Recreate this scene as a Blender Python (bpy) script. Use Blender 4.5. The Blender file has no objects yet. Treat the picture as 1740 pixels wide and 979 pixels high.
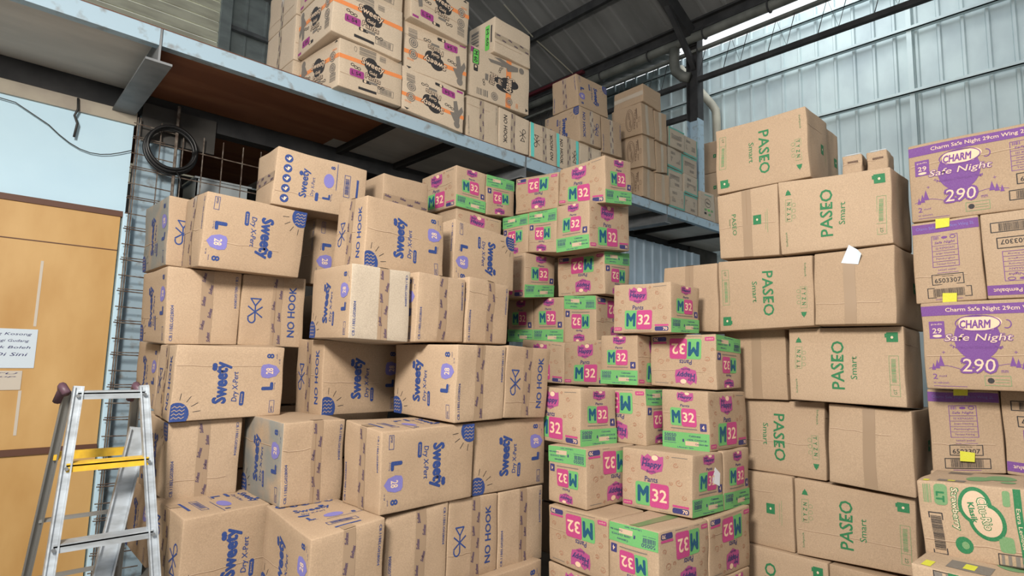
import bpy, math, random
import numpy as np
from mathutils import Matrix, Vector
from mathutils.geometry import tessellate_polygon
C = bpy.context.scene
COL = C.collection
# ------------------------------------------------ camera, sky, light, exposure
cam_d = bpy.data.cameras.new('camera'); cam = bpy.data.objects.new('camera', cam_d); COL.objects.link(cam)
cam_d.sensor_width = 36; cam_d.lens = 992.5/1740*36; cam_d.clip_start = .05; cam_d.clip_end = 200
RT = Vector((0.72923, -0.68389, 0.02430)); UP = Vector((-0.09754, -0.06872, 0.99286)); FW = Vector((0.67733, 0.72639, 0.11681))
cam.matrix_world = Matrix(((RT.x, UP.x, -FW.x, 0), (RT.y, UP.y, -FW.y, 0), (RT.z, UP.z, -FW.z, 1.6), (0, 0, 0, 1)))
C.camera = cam
W = bpy.data.worlds.new('sky'); C.world = W; W.use_nodes = True
bg = W.node_tree.nodes['Background']; bg.inputs[0].default_value = (.93, .97, 1, 1); bg.inputs[1].default_value = .95
def area(name, loc, target, size, sy, power, col):
    d = bpy.data.lights.new(name, 'AREA'); d.shape = 'RECTANGLE'; d.size = size; d.size_y = sy; d.energy = power; d.color = col
    o = bpy.data.objects.new(name, d); COL.objects.link(o); o.location = loc
    o.rotation_euler = (Vector(target)-Vector(loc)).to_track_quat('-Z', 'Y').to_euler(); return o
area('lamp_over_the_aisle', (-1.0, .45, 3.5), (2.4, 1.7, 1.2), .7, .7, 215, (1, .93, .835))
area('fill_light_behind_the_aisle', (-3.0, -3.5, 5.0), (1.9, 2.2, 1.6), 4, 4, 35, (1, .98, .96))  # soft fill area light, added behind the aisle
area('added_light_beside_the_metal_wall', (8.3, 3.0, 7.8), (9.25, 3.4, 5.6), 1.5, 4.2, 50, (.95, 1, 1))  # area light added over the open roof gap to brighten the metal wall
C.view_settings.view_transform = 'Standard'; C.view_settings.look = 'None'; C.view_settings.exposure = .42; C.view_settings.gamma = 1
C.view_settings.use_curve_mapping = False
# ------------------------------------------------ materials
M = {}
def newmat(n, rough=.8, metal=0.0):
    m = bpy.data.materials.new(n); m.use_nodes = True; nt = m.node_tree; b = nt.nodes['Principled BSDF']
    b.inputs['Roughness'].default_value = rough; b.inputs['Metallic'].default_value = metal; M[n] = m
    return m, nt, b
def ink(n, c, rough=.75):
    m, nt, b = newmat(n, rough)
    tc = nt.nodes.new('ShaderNodeTexCoord'); no = nt.nodes.new('ShaderNodeTexNoise'); no.inputs['Scale'].default_value = 260
    nt.links.new(tc.outputs['Object'], no.inputs['Vector'])
    mx = nt.nodes.new('ShaderNodeMix'); mx.data_type = 'RGBA'
    mx.inputs[6].default_value = (*c, 1); mx.inputs[7].default_value = (*[min(1, q+.045) for q in c], 1)
    mr = nt.nodes.new('ShaderNodeMapRange'); mr.inputs[1].default_value = .45; mr.inputs[2].default_value = .8
    nt.links.new(no.outputs[0], mr.inputs[0]); nt.links.new(mr.outputs[0], mx.inputs[0]); nt.links.new(mx.outputs[2], b.inputs['Base Color'])
def cardboard(n, c1, c2, dust=None):
    m, nt, b = newmat(n, .82); N = nt.nodes.new; L = nt.links.new
    tc = N('ShaderNodeTexCoord'); oi = N('ShaderNodeObjectInfo')
    vm = N('ShaderNodeVectorMath'); vm.operation = 'ADD'; sc = N('ShaderNodeVectorMath'); sc.operation = 'SCALE'
    cx = N('ShaderNodeCombineXYZ'); L(oi.outputs['Random'], cx.inputs[0]); L(oi.outputs['Random'], cx.inputs[1])
    L(cx.outputs[0], sc.inputs[0]); sc.inputs['Scale'].default_value = 37; L(tc.outputs['Object'], vm.inputs[0]); L(sc.outputs[0], vm.inputs[1])
    n1 = N('ShaderNodeTexNoise'); n1.inputs['Scale'].default_value = 3.0; n1.inputs['Detail'].default_value = 4; L(vm.outputs[0], n1.inputs['Vector'])
    n2 = N('ShaderNodeTexNoise'); n2.inputs['Scale'].default_value = 190; n2.inputs['Detail'].default_value = 3; L(vm.outputs[0], n2.inputs['Vector'])
    a = N('ShaderNodeMath'); a.operation = 'MULTIPLY_ADD'; a.inputs[1].default_value = .55; L(oi.outputs['Random'], a.inputs[0])
    a2 = N('ShaderNodeMath'); a2.operation = 'MULTIPLY'; a2.inputs[1].default_value = .7; L(n1.outputs[0], a2.inputs[0]); L(a2.outputs[0], a.inputs[2])
    mx = N('ShaderNodeMix'); mx.data_type = 'RGBA'; mx.inputs[6].default_value = (*c1, 1); mx.inputs[7].default_value = (*c2, 1); L(a.outputs[0], mx.inputs[0])
    mf = N('ShaderNodeMix'); mf.data_type = 'RGBA'; mf.blend_type = 'MULTIPLY'; mf.inputs[0].default_value = 1
    mr = N('ShaderNodeMapRange'); mr.inputs[1].default_value = .3; mr.inputs[2].default_value = .75; mr.inputs[3].default_value = .84; mr.inputs[4].default_value = 1.1
    L(n2.outputs[0], mr.inputs[0]); L(mx.outputs[2], mf.inputs[6]); L(mr.outputs[0], mf.inputs[7]); out = mf.outputs[2]
    if dust:
        n3 = N('ShaderNodeTexNoise'); n3.inputs['Scale'].default_value = 5; n3.inputs['Detail'].default_value = 6; L(vm.outputs[0], n3.inputs['Vector'])
        r3 = N('ShaderNodeMapRange'); r3.inputs[1].default_value = .32; r3.inputs[2].default_value = .55; L(n3.outputs[0], r3.inputs[0])
        md = N('ShaderNodeMix'); md.data_type = 'RGBA'; md.inputs[7].default_value = (*dust, 1); L(r3.outputs[0], md.inputs[0]); L(out, md.inputs[6]); out = md.outputs[2]
    L(out, b.inputs['Base Color'])
    bu = N('ShaderNodeBump'); bu.inputs['Strength'].default_value = .55; bu.inputs['Distance'].default_value = .006
    n4 = N('ShaderNodeTexNoise'); n4.inputs['Scale'].default_value = 9; n4.inputs['Detail'].default_value = 7; n4.inputs['Roughness'].default_value = .62; L(vm.outputs[0], n4.inputs['Vector'])
    L(n4.outputs[0], bu.inputs['Height']); L(bu.outputs[0], b.inputs['Normal'])
cardboard('cardboard', (.355, .247, .158), (.445, .325, .22))
cardboard('cardboard_pale', (.37, .305, .235), (.46, .39, .305))
cardboard('cardboard_cream', (.50, .395, .285), (.60, .49, .37))
cardboard('cardboard_dusty', (.36, .26, .17), (.42, .31, .21), (.22, .22, .20))
for n, c in dict(blue=(.012, .042, .19), purple=(.17, .155, .43), navy=(.03, .03, .14), pink=(.45, .045, .19), logo=(.38, .06, .21), green=(.13, .40, .13), teal_ink=(.0, .07, .15),
                 cream=(.74, .52, .36), doodle=(.36, .14, .08), paseo=(.012, .155, .055), charm=(.15, .05, .235), black=(.018, .016, .018), grey_ink=(.17, .15, .13),
                 orange=(.74, .24, .07), magenta=(.3, .035, .2), lime=(.12, .5, .08), brown_ink=(.12, .07, .045), teal=(.12, .62, .56), teal_dark=(.1, .33, .27), smudge=(.09, .055, .09),
                 pale_green=(.14, .27, .12), white=(.72, .75, .8), yellow=(.58, .57, .04), crease=(.27, .17, .10), crease_light=(.55, .41, .29), pale=(.66, .5, .36)).items():
    ink(n, c)
m, nt, b = newmat('tape', .34); b.inputs['Base Color'].default_value = (.315, .225, .15, 1)
m, nt, b = newmat('tape_clear', .22); b.inputs['Base Color'].default_value = (.40, .325, .24, 1)
m, nt, b = newmat('tape_green', .4); b.inputs['Base Color'].default_value = (.16, .24, .1, 1)
def plain(n, c, rough=.6, metal=0., noise=0, c2=None, scale=(4, 4, 4), lo=.4, hi=.65, bump=0, detail=5):
    m, nt, b = newmat(n, rough, metal)
    if c2 is None: b.inputs['Base Color'].default_value = (*c, 1); return
    N = nt.nodes.new; L = nt.links.new
    tc = N('ShaderNodeTexCoord'); mp = N('ShaderNodeMapping'); mp.inputs['Scale'].default_value = scale; L(tc.outputs['Object'], mp.inputs[0])
    no = N('ShaderNodeTexNoise'); no.inputs['Scale'].default_value = 1; no.inputs['Detail'].default_value = detail; L(mp.outputs[0], no.inputs['Vector'])
    mr = N('ShaderNodeMapRange'); mr.inputs[1].default_value = lo; mr.inputs[2].default_value = hi; L(no.outputs[0], mr.inputs[0])
    mx = N('ShaderNodeMix'); mx.data_type = 'RGBA'; mx.inputs[6].default_value = (*c, 1); mx.inputs[7].default_value = (*c2, 1)
    L(mr.outputs[0], mx.inputs[0]); L(mx.outputs[2], b.inputs['Base Color'])
    if bump:
        bu = N('ShaderNodeBump'); bu.inputs['Strength'].default_value = bump; bu.inputs['Distance'].default_value = .01; L(no.outputs[0], bu.inputs['Height']); L(bu.outputs[0], b.inputs['Normal'])
plain('concrete', (.24, .23, .21), .8, c2=(.32, .31, .29), scale=(1.5, 1.5, 1.5))
plain('white_wall', (.60, .83, .98), .7, c2=(.56, .79, .95), scale=(2, 2, 2))
plain('beige_plaster', (.42, .38, .31), .8, c2=(.35, .31, .26), scale=(5, 5, 5))
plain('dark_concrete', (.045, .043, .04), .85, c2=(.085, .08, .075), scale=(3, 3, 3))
plain('plywood', (.52, .285, .085), .55, c2=(.67, .425, .17), scale=(3, 3, 1.2), lo=.35, hi=.7)
plain('painted_steel', (.33, .45, .54), .5, c2=(.22, .24, .25), scale=(14, 14, 14), lo=.55, hi=.72)
plain('grey_steel', (.13, .14, .15), .5, c2=(.2, .21, .22), scale=(5, 5, 5))
plain('dark_steel', (.02, .021, .023), .85, c2=(.038, .038, .04), scale=(5, 5, 5))
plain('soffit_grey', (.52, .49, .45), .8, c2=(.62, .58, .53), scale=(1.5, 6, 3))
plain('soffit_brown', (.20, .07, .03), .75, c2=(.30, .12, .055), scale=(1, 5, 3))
plain('joist_dark', (.02, .019, .018), .8)
plain('aluminium', (.50, .55, .60), .42, .45, c2=(.36, .39, .42), scale=(9, 9, 30))
plain('aluminium_dull', (.28, .28, .27), .5, .4)
plain('yellow_paint', (.75, .48, .03), .45, c2=(.6, .36, .03), scale=(20, 20, 20))
plain('rust_rod', (.09, .06, .045), .6, c2=(.22, .19, .16), scale=(30, 30, 30))
plain('black_rubber', (.012, .012, .013), .4)
plain('sheet_metal', (.58, .68, .69), .5, .2, c2=(.42, .50, .53), scale=(2.2, 2.2, 1.4), lo=.35, hi=.75)
plain('roof_sheet', (.20, .205, .205), .7, .1, c2=(.27, .275, .275), scale=(.7, 3, 1))
plain('sheet_blue', (.45, .58, .70), .5, c2=(.36, .46, .56), scale=(6, 6, 2))
plain('cream_slats', (.80, .79, .62), .6, c2=(.6, .58, .45), scale=(2, 2, 9))
plain('grey_cladding', (.33, .38, .38), .7, c2=(.24, .28, .28), scale=(2, 2, 5))
plain('pvc', (.42, .40, .32), .6, c2=(.33, .31, .25), scale=(4, 4, 4))
plain('gutter_grey', (.09, .095, .085), .6, c2=(.15, .155, .14), scale=(4, 4, 4))
plain('red_paint', (.07, .003, .010), .95)
plain('paper', (.66, .76, .85), .8); plain('paper_old', (.62, .56, .48), .8); plain('wood', (.42, .3, .18), .8, c2=(.34, .24, .14), scale=(3, 3, 12))
plain('knob', (.10, .05, .07), .5); plain('brown_strip', (.12, .05, .03), .6); plain('wire', (.03, .03, .03), .5); plain('crate_plastic', (.42, .47, .5), .3)
MATS = list(M)
# ------------------------------------------------ helpers
def link(name, me, parent=None, mats=None, smooth=False):
    o = bpy.data.objects.new(name, me); COL.objects.link(o)
    for m in (mats or []): me.materials.append(M[m])
    if smooth: me.polygons.foreach_set('use_smooth', [True]*len(me.polygons))
    if parent: o.parent = parent
    return o
def tag(o, label, cat, group=None):
    o['label'] = label; o['category'] = cat
    if group: o['group'] = group
    return o
def empty(name, loc, label, cat, group=None):
    o = bpy.data.objects.new(name, None); COL.objects.link(o); o.location = loc; o.empty_display_size = .1
    return tag(o, label, cat, group)
def struct(o): o['kind'] = 'structure'; return o
class MB:
    def __init__(s): s.v = []; s.f = []
    def box(s, a, b):
        n = len(s.v); x0, y0, z0 = a; x1, y1, z1 = b
        s.v += [(x, y, z) for z in (z0, z1) for y in (y0, y1) for x in (x0, x1)]
        s.f += [tuple(n+i for i in q) for q in ((0, 2, 3, 1), (4, 5, 7, 6), (0, 1, 5, 4), (2, 6, 7, 3), (0, 4, 6, 2), (1, 3, 7, 5))]; return s
    def bar(s, p, q, w, h, side=(0, 0, 1)):          # rectangular bar from p to q
        p, q = Vector(p), Vector(q); d = (q-p).normalized(); a = d.cross(Vector(side))
        if a.length < 1e-4: a = d.cross(Vector((1, 0, 0)))
        a.normalize(); b = a.cross(d).normalized(); n = len(s.v)
        for e in (p, q):
            for i, j in ((-1, -1), (1, -1), (1, 1), (-1, 1)): s.v.append(tuple(e+a*(i*w/2)+b*(j*h/2)))
        s.f += [tuple(n+i for i in q_) for q_ in ((3, 2, 1, 0), (4, 5, 6, 7), (0, 1, 5, 4), (1, 2, 6, 5), (2, 3, 7, 6), (3, 0, 4, 7))]; return s
    def tube(s, pts, r, seg=8):
        pts = [Vector(p) for p in pts]; n0 = len(s.v); pa = None
        for i, p in enumerate(pts):
            d = (pts[min(i+1, len(pts)-1)]-pts[max(i-1, 0)]).normalized()
            if pa is None: pa = d.cross(Vector((0, 0, 1)) if abs(d.z) < .9 else Vector((1, 0, 0)))
            a = (pa - d*pa.dot(d)).normalized(); pa = a; b = d.cross(a)
            for k in range(seg):
                t = 2*math.pi*k/seg; s.v.append(tuple(p+a*(r*math.cos(t))+b*(r*math.sin(t))))
        for i in range(len(pts)-1):
            for k in range(seg):
                a0 = n0+i*seg+k; a1 = n0+i*seg+(k+1) % seg; s.f.append((a0, a1, a1+seg, a0+seg))
        s.f.append(tuple(n0+k for k in range(seg))[::-1]); s.f.append(tuple(n0+(len(pts)-1)*seg+k for k in range(seg))); return s
    def build(s, name, mat, parent=None, smooth=False, bevel=0, origin=None):
        me = bpy.data.meshes.new(name); v = s.v
        if origin: v = [(a-origin[0], b-origin[1], c-origin[2]) for a, b, c in v]
        me.from_pydata(v, [], s.f); me.update()
        o = link(name, me, parent, [mat], smooth)
        if origin: o.location = origin
        if bevel:
            m = o.modifiers.new('bevel', 'BEVEL'); m.width = bevel; m.segments = 2; m.limit_method = 'ANGLE'
        return o
# ------------------------------------------------ print shapes
TC = {}
def glyphs(txt, bold, shear):
    k = (txt, shear)
    if k in TC: return TC[k]
    cu = bpy.data.curves.new('t', 'FONT'); cu.body = txt; cu.size = 1; cu.resolution_u = 2; cu.shear = shear; cu.fill_mode = 'FRONT'
    o = bpy.data.objects.new('t', cu); COL.objects.link(o); dg = bpy.context.evaluated_depsgraph_get(); dg.update()
    me = bpy.data.meshes.new_from_object(o.evaluated_get(dg)); me.calc_loop_triangles()
    v = np.array([q.co[:2] for q in me.vertices]).reshape(-1, 2); f = [tuple(t.vertices) for t in me.loop_triangles]
    bpy.data.objects.remove(o); bpy.data.curves.remove(cu); bpy.data.meshes.remove(me)
    lo, hi = v.min(0), v.max(0); r = (v-(lo+hi)/2, f, hi-lo); TC[k] = r; return r
class Pr:
    """print laid out on one face, W by H metres, origin bottom left"""
    def __init__(s, w, h): s.w = w; s.h = h; s.items = []
    def add(s, v, f, col, lay): s.items.append((np.asarray(v, float), f, col, lay)); return s
    def rect(s, x, y, w, h, col, lay=0):
        nx, ny = max(1, int(w/.035)), max(1, int(h/.035)); v = [(x+w*i/nx, y+h*j/ny) for j in range(ny+1) for i in range(nx+1)]
        f = [(j*(nx+1)+i, j*(nx+1)+i+1, (j+1)*(nx+1)+i+1, (j+1)*(nx+1)+i) for j in range(ny) for i in range(nx)]; return s.add(v, f, col, lay)
    def poly(s, pts, col, lay=0):
        t = tessellate_polygon([[Vector((a, b, 0)) for a, b in pts]]); return s.add(pts, [tuple(q) for q in t], col, lay)
    def fan(s, pts, c, col, lay):
        n = len(pts); P = np.array(pts, float); c = np.array(c, float); m = 3 if np.ptp(P, axis=0).max() > .03 else 1
        V = [c+(P-c)*(k/m) for k in range(m, 0, -1)]; F = []
        for k in range(m-1):
            for i in range(n): j = (i+1) % n; F.append((k*n+i, k*n+j, (k+1)*n+j, (k+1)*n+i))
        F += [((m-1)*n+i, (m-1)*n+(i+1) % n, m*n) for i in range(n)]
        return s.add(np.concatenate(V+[c[None]]), F, col, lay)
    def ell(s, cx, cy, rx, ry, col, lay=0, n=20):
        pts = [(min(max(cx+rx*math.cos(2*math.pi*i/n), .001), s.w-.001), min(max(cy+ry*math.sin(2*math.pi*i/n), .001), s.h-.001)) for i in range(n)]
        return s.fan(pts, (min(max(cx, .001), s.w-.001), min(max(cy, .001), s.h-.001)), col, lay)
    def rrect(s, x, y, w, h, r, col, lay=0):
        pts = []
        for cx, cy, a0 in ((x+w-r, y+r, -90), (x+w-r, y+h-r, 0), (x+r, y+h-r, 90), (x+r, y+r, 180)):
            for k in range(5): a = math.radians(a0+22.5*k); pts.append((cx+r*math.cos(a), cy+r*math.sin(a)))
        return s.fan(pts, (x+w/2, y+h/2), col, lay)
    def line(s, pts, wd, col, lay=0, closed=False):
        if closed: pts = list(pts)+[pts[0]]
        for (x0, y0), (x1, y1) in zip(pts[:-1], pts[1:]):
            d = math.hypot(x1-x0, y1-y0) or 1e-6; nx, ny = -(y1-y0)/d*wd/2, (x1-x0)/d*wd/2; ex, ey = (x1-x0)/d*wd*.3, (y1-y0)/d*wd*.3
            s.add([(x0-ex+nx, y0-ey+ny), (x0-ex-nx, y0-ey-ny), (x1+ex-nx, y1+ey-ny), (x1+ex+nx, y1+ey+ny)], [(0, 1, 2, 3)], col, lay)
        return s
    def ring(s, cx, cy, rx, ry, wd, col, lay=0, n=20, a0=0, a1=360):
        return s.line([(cx+rx*math.cos(math.radians(a0+(a1-a0)*i/n)), cy+ry*math.sin(math.radians(a0+(a1-a0)*i/n))) for i in range(n+1)], wd, col, lay)
    def frame(s, x, y, w, h, wd, col, lay=0): return s.line([(x, y), (x+w, y), (x+w, y+h), (x, y+h)], wd, col, lay, True)
    def text(s, t, cx, cy, w, h, col, lay=0, rot=0, bold=.0, shear=0.):
        """text centred on cx, cy; w along the reading direction, h its height (None keeps proportion)"""
        v, f, sz = glyphs(t, 0, shear); bold = max(bold, 0)
        sx = w/(sz[0]+2*bold) if w else None; sy = h/(sz[1]+2*bold) if h else sx; sx = sx or sy
        a = math.radians(rot); c, n = math.cos(a), math.sin(a)
        sh = [(0, 0)]
        if bold > 0: sh = [(.72, .72), (-.72, .72), (.72, -.72), (-.72, -.72)]
        if bold > .02: sh += [(1, 0), (-1, 0), (0, 1), (0, -1), (0, 0)]
        for k, (dx, dy) in enumerate(sh):
            q = (v+[dx*bold, dy*bold])*[sx, sy]
            s.add(np.stack([q[:, 0]*c-q[:, 1]*n+cx, q[:, 0]*n+q[:, 1]*c+cy], 1), f, col, lay+.02*k)
        return s
    def bars(s, x, y, w, h, col, lay=0, n=16, vert=True, seed=3):
        r = random.Random(seed); L_ = w if vert else h; p = 0
        while p < L_*.97:
            k = L_/n*r.uniform(.3, .8)
            if vert: s.add([(x+p, y), (x+p+k, y), (x+p+k, y+h), (x+p, y+h)], [(0, 1, 2, 3)], col, lay)
            else: s.add([(x, y+p), (x+w, y+p), (x+w, y+p+k), (x, y+p+k)], [(0, 1, 2, 3)], col, lay)
            p += k+L_/n*r.uniform(.25, .7)
        return s
    def turn(s, deg):
        """turn the finished design by 180, or by 90 either way (the face is then H wide and W high)"""
        W_, H_ = s.w, s.h
        for i, (v, f, c, l) in enumerate(s.items):
            if deg == 180: v = np.stack([W_-v[:, 0], H_-v[:, 1]], 1)
            elif deg == 90: v = np.stack([H_-v[:, 1], v[:, 0]], 1)
            elif deg == -90: v = np.stack([v[:, 1], W_-v[:, 0]], 1)
            s.items[i] = (v, f, c, l)
        if abs(deg) == 90: s.w, s.h = H_, W_
        return s
def sweety_panel(w, h, pale=False):
    p = Pr(w, h); B = 'blue'
    p.ell(.028, .035, .056, .060, B)
    for k in range(4):
        p.line([(.008+.011*i, .018+.018*k+(.005 if i % 2 else -.003)) for i in range(6)], .003, 'cardboard', 1)
    for a in (8, 32, 58, 84): p.line([(.03+.072*math.cos(math.radians(a)), .035+.072*math.sin(math.radians(a))), (.03+.105*math.cos(math.radians(a)), .035+.105*math.sin(math.radians(a)))], .0028, 'black')
    p.text('Sweety', w*.42, h*.50, h*.58, w*.165, B, 0, 90, .048)
    p.ell(w*.345, h*.695, .012, .013, B, 1, 12); p.ell(w*.345, h*.735, .012, .013, B, 1, 12); p.poly([(w*.33, h*.675), (w*.33, h*.755), (w*.375, h*.715)], B, 1)
    p.text('Dry X-Pert', w*.545, h*.44, h*.42, w*.066, B, 0, 90, .012, .15)
    p.rrect(w*.588, h*.17, w*.042, h*.2, .010, B); p.text('pants', w*.609, h*.27, h*.13, .011, 'cardboard', 1, 90, .01)
    p.text('L', w*.845, h*.43, h*.115, w*.115, B, 0, 90, .07); p.text('9-14 kg', w*.915, h*.43, h*.10, .008, B, 0, 90)
    sh = [(w*.775, h*.60), (w*.79, h*.56), (w*.85, h*.545), (w*.925, h*.575), (w*.965, h*.65), (w*.925, h*.725), (w*.85, h*.755), (w*.79, h*.74), (w*.775, h*.70)]
    p.fan(sh, (w*.86, h*.65), 'purple', 0); p.text('28', w*.86, h*.65, h*.09, w*.075, 'pale', 1, 90, .02)
    p.text('8', w*.86, h*.87, h*.07, w*.075, B, 0, 90, .03); p.text('pack', w*.925, h*.87, h*.07, .008, B, 0, 90)
    p.text('isi 28', w*.955, h*.79, h*.07, .006, B, 0, 90)
    p.frame(w*.88, h*.05, w*.045, h*.17, .0022, B); p.text('SOFTEX', w*.902, h*.10, h*.08, .010, B, 0, 90, .02)
    return p
def no_hook(w, h, col='blue', strip=False):
    p = Pr(w, h); x = w*.22; y0 = h*.33; L_ = h*.33
    p.text('NO HOOK', w*.79, h*.5, h*.72, w*.12, col, 0, 90, .022)
    p.line([(x, y0+L_*.22), (x, y0+L_*.74)], .007, col); p.line([(x, y0+L_*.70), (x-.026, y0+L_), (x+.026, y0+L_), (x, y0+L_*.70)], .007, col)
    p.line([(x-.036, y0+L_*.22), (x+.036, y0+L_*.66)], .007, col, 1); p.line([(x+.036, y0+L_*.22), (x-.036, y0+L_*.66)], .007, col, 1)
    p.ring(x-.017, y0+L_*.14, .018, .022, .007, col, 0, 12, 20, -190)
    if strip: p.rect(.004, .004, .045, h-.008, 'teal', 0)
    return p
def code_flap(w, h, col='blue'):
    p = Pr(w, h); p.text('CB.11BELG028004', w*.075, h*.27, h*.46, .014, col, 0, 90, .01); p.text('CB.11BELG028004', w*.93, h*.72, h*.44, .012, col, 0, -90, .01)
    return p
def side_panel(w, h):
    p = Pr(w, h); B = 'blue'
    for k in range(5):
        y = h*(.13+.175*k); x = w*(.12); p.ell(x, y, .023, .024, B); p.line([(x-.012, y), (x+.002, y-.01), (x+.012, y+.008)], .004, 'pale', 1); p.ell(x+.003, y+.002, .006, .009, 'pale', 1, 8)
    p.text('Sweety', w*.31, h*.47, h*.52, w*.105, B, 0, 90, .028); p.ell(w*.26, h*.63, .011, .014, B, 1, 10)
    p.text('Dry X-Pert', w*.40, h*.43, h*.34, w*.045, B, 0, 90, 0, .15); p.rrect(w*.43, h*.18, w*.035, h*.16, .009, B)
    p.ell(w*.565, h*.60, w*.058, h*.135, 'purple'); p.text('L', w*.55, h*.29, h*.10, w*.085, B, 0, 90, .05); p.text('9-14 kg', w*.605, h*.29, h*.14, .008, B, 0, 90)
    p.text('8', w*.60, h*.86, h*.06, w*.05, B, 0, 90, .03); p.line([(w*.65, h*.45), (w*.65, h*.95)], .003, B)
    p.frame(w*.74, h*.36, w*.065, h*.42, .003, B); p.bars(w*.75, h*.41, w*.045, h*.32, B, 0, 30, False); p.rect(w*.88, h*.38, w*.025, h*.36, B)
    return p
def happy_logo(p, x, y, w, h):
    pts = [(0, .62), (.04, .93), (.16, .84), (.30, 1), (.48, .86), (.62, 1), (.84, .9), (.97, .95), (1, .55), (.96, .22), (.78, .16), (.5, 0), (.22, .15), (.04, .2)]
    p.fan([(x+a*w, y+b*h) for a, b in pts], (x+.5*w, y+.5*h), 'logo', 0)
    p.ell(x+.62*w, y+.83*h, .14*w, .13*h, 'cream', 1, 12); p.text('Baby', x+.26*w, y+.72*h, w*.34, h*.2, 'navy', 2, 0, .02, .2)
    p.text('Happy', x+.5*w, y+.47*h, w*.86, h*.36, 'navy', 2, 0, .03, .15); p.text('Bestfit', x+.5*w, y+.16*h, w*.4, h*.12, 'navy', 2)
def m32(p, x, y, w, h):
    p.rrect(x, y, w*.46, h, .012, 'green', 0); p.rrect(x+w*.44, y-.002, w*.56, h*1.02, .014, 'pink', 1)
    p.text('M', x+w*.235, y+h*.5, w*.34, h*.72, 'teal_ink', 2, 0, .045); p.text('32', x+w*.72, y+h*.5, w*.44, h*.55, 'cream', 2, 0, .02)
def happy_big(w, h):
    p = Pr(w, h); happy_logo(p, w*.28, h*.60, w*.33, h*.34); p.text('Pants', w*.44, h*.52, w*.19, h*.09, 'navy', 0, 0, .015, .1)
    m32(p, w*.21, h*.08, w*.48, h*.38)
    p.rrect(w*.02, h*.05, w*.14, h*.07, .006, 'pink'); p.text('popok', w*.09, h*.085, w*.1, h*.035, 'cream', 1)
    p.rect(w*.74, h*.135, w*.22, h*.035, 'pink'); p.rrect(w*.74, h*.04, w*.22, h*.085, .009, 'navy'); p.text('70', w*.91, h*.082, w*.07, h*.06, 'cream', 1, 0, .03)
    p.line([(w*.72, h*.93), (w*.93, h*.93)], .003, 'grey_ink'); p.line([(w*.2, h*.035), (w*.68, h*.035)], .002, 'grey_ink')
    for i, (a, b, r) in enumerate(((.08, .82, .02), (.12, .45, .018), (.17, .64, .014), (.78, .8, .016), (.83, .52, .022), (.9, .3, .015), (.72, .5, .012), (.05, .28, .012), (.66, .92, .01))):
        p.ring(w*a, h*b, r*.8, r*.62, .0024, 'doodle', 0, 7, 20*i, 300+20*i); p.line([(w*a-r*.3, h*b), (w*a+r*.3, h*b+r*.3)], .0014, 'doodle')
    return p
def happy_small(w, h):
    p = Pr(w, h); p.rect(.001, .002, w-.002, h*.285, 'green', 0)
    happy_logo(p, w*.34, h*.80, w*.36, h*.18); p.text('Pants', w*.52, h*.745, w*.2, h*.045, 'navy', 0, 0, .015, .1); m32(p, w*.2, h*.40, w*.56, h*.30)
    p.rect(w*.2, h*.345, w*.56, h*.016, 'grey_ink'); p.rrect(w*.82, h*.33, w*.13, h*.13, .004, 'navy'); p.text('4', w*.885, h*.395, w*.05, h*.07, 'cream', 1, 0, .02)
    p.text('50050', w*.18, h*.235, w*.26, h*.058, 'navy', 1, 0, .02); p.bars(w*.05, h*.13, w*.24, h*.07, 'navy', 1, 14); p.line([(w*.05, h*.105), (w*.3, h*.105)], .002, 'navy', 1)
    p.text('Cabinets', w*.7, h*.24, w*.24, h*.032, 'navy', 1, 0, .02); p.text('100% CHOICE', w*.74, h*.175, w*.4, h*.028, 'navy', 1, 0, .02); p.rect(w*.5, h*.075, w*.28, h*.075, 'crease_light', 1)
    p.text('Comfort dan', w*.84, h*.11, w*.26, h*.028, 'navy', 2, 0, .02); p.rect(w*.44, h*.13, w*.035, h*.05, 'navy', 1); p.text('Ukuran lain', w*.5, h*.04, w*.34, h*.025, 'navy', 1, 0, .02)
    return p
def paseo_big(w, h):
    p = Pr(w, h); G = 'paseo'; p.text('PASEO', w*.55, h*.50, h*.64, w*.115, G, 0, -90, .014); p.ring(w*.555, h*.40, w*.035, .012, .005, G, 1, 10, 0, 200)
    p.text('Smart', w*.41, h*.53, h*.30, w*.055, G, 0, -90, .004)
    p.text('Softpack', w*.93, h*.80, h*.20, .012, G, 0, -90); p.frame(w*.045, h*.37, w*.075, h*.50, .0018, 'pale_green'); p.text('GT', w*.082, h*.815, .026, .014, G, 0, -90)
    p.line([(w*.045, h*.73), (w*.12, h*.73)], .0018, 'pale_green'); p.bars(w*.065, h*.41, w*.036, h*.3, 'pale_green', 0, 26, False, 5)
    p.rect(w*.045, h*.075, .05, .05, G, 0); p.rect(w*.04+.052, h*.09, .008, .02, G, 0); p.ell(w*.045+.026, h*.075+.026, .006, .007, 'pale', 1, 8)
    x = w*.875; p.frame(x, h*.26, w*.06, h*.30, .0015, 'pale_green')
    for k, t in enumerate('TYZN'): p.text(t, x+w*.03, h*(.53-.07*k), .016, .02, G, 0, -90, .02)
    p.ell(x+w*.03, h*.17, .012, .012, G, 0, 8); p.poly([(x+w*.0, h*.20), (x+w*.06, h*.20), (x+w*.03, h*.12)], G, 0)
    for k in range(3): p.ring(x-w*.02, h*(.5-.08*k), .010, .010, .0015, 'pale_green', 0, 8)
    return p
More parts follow.
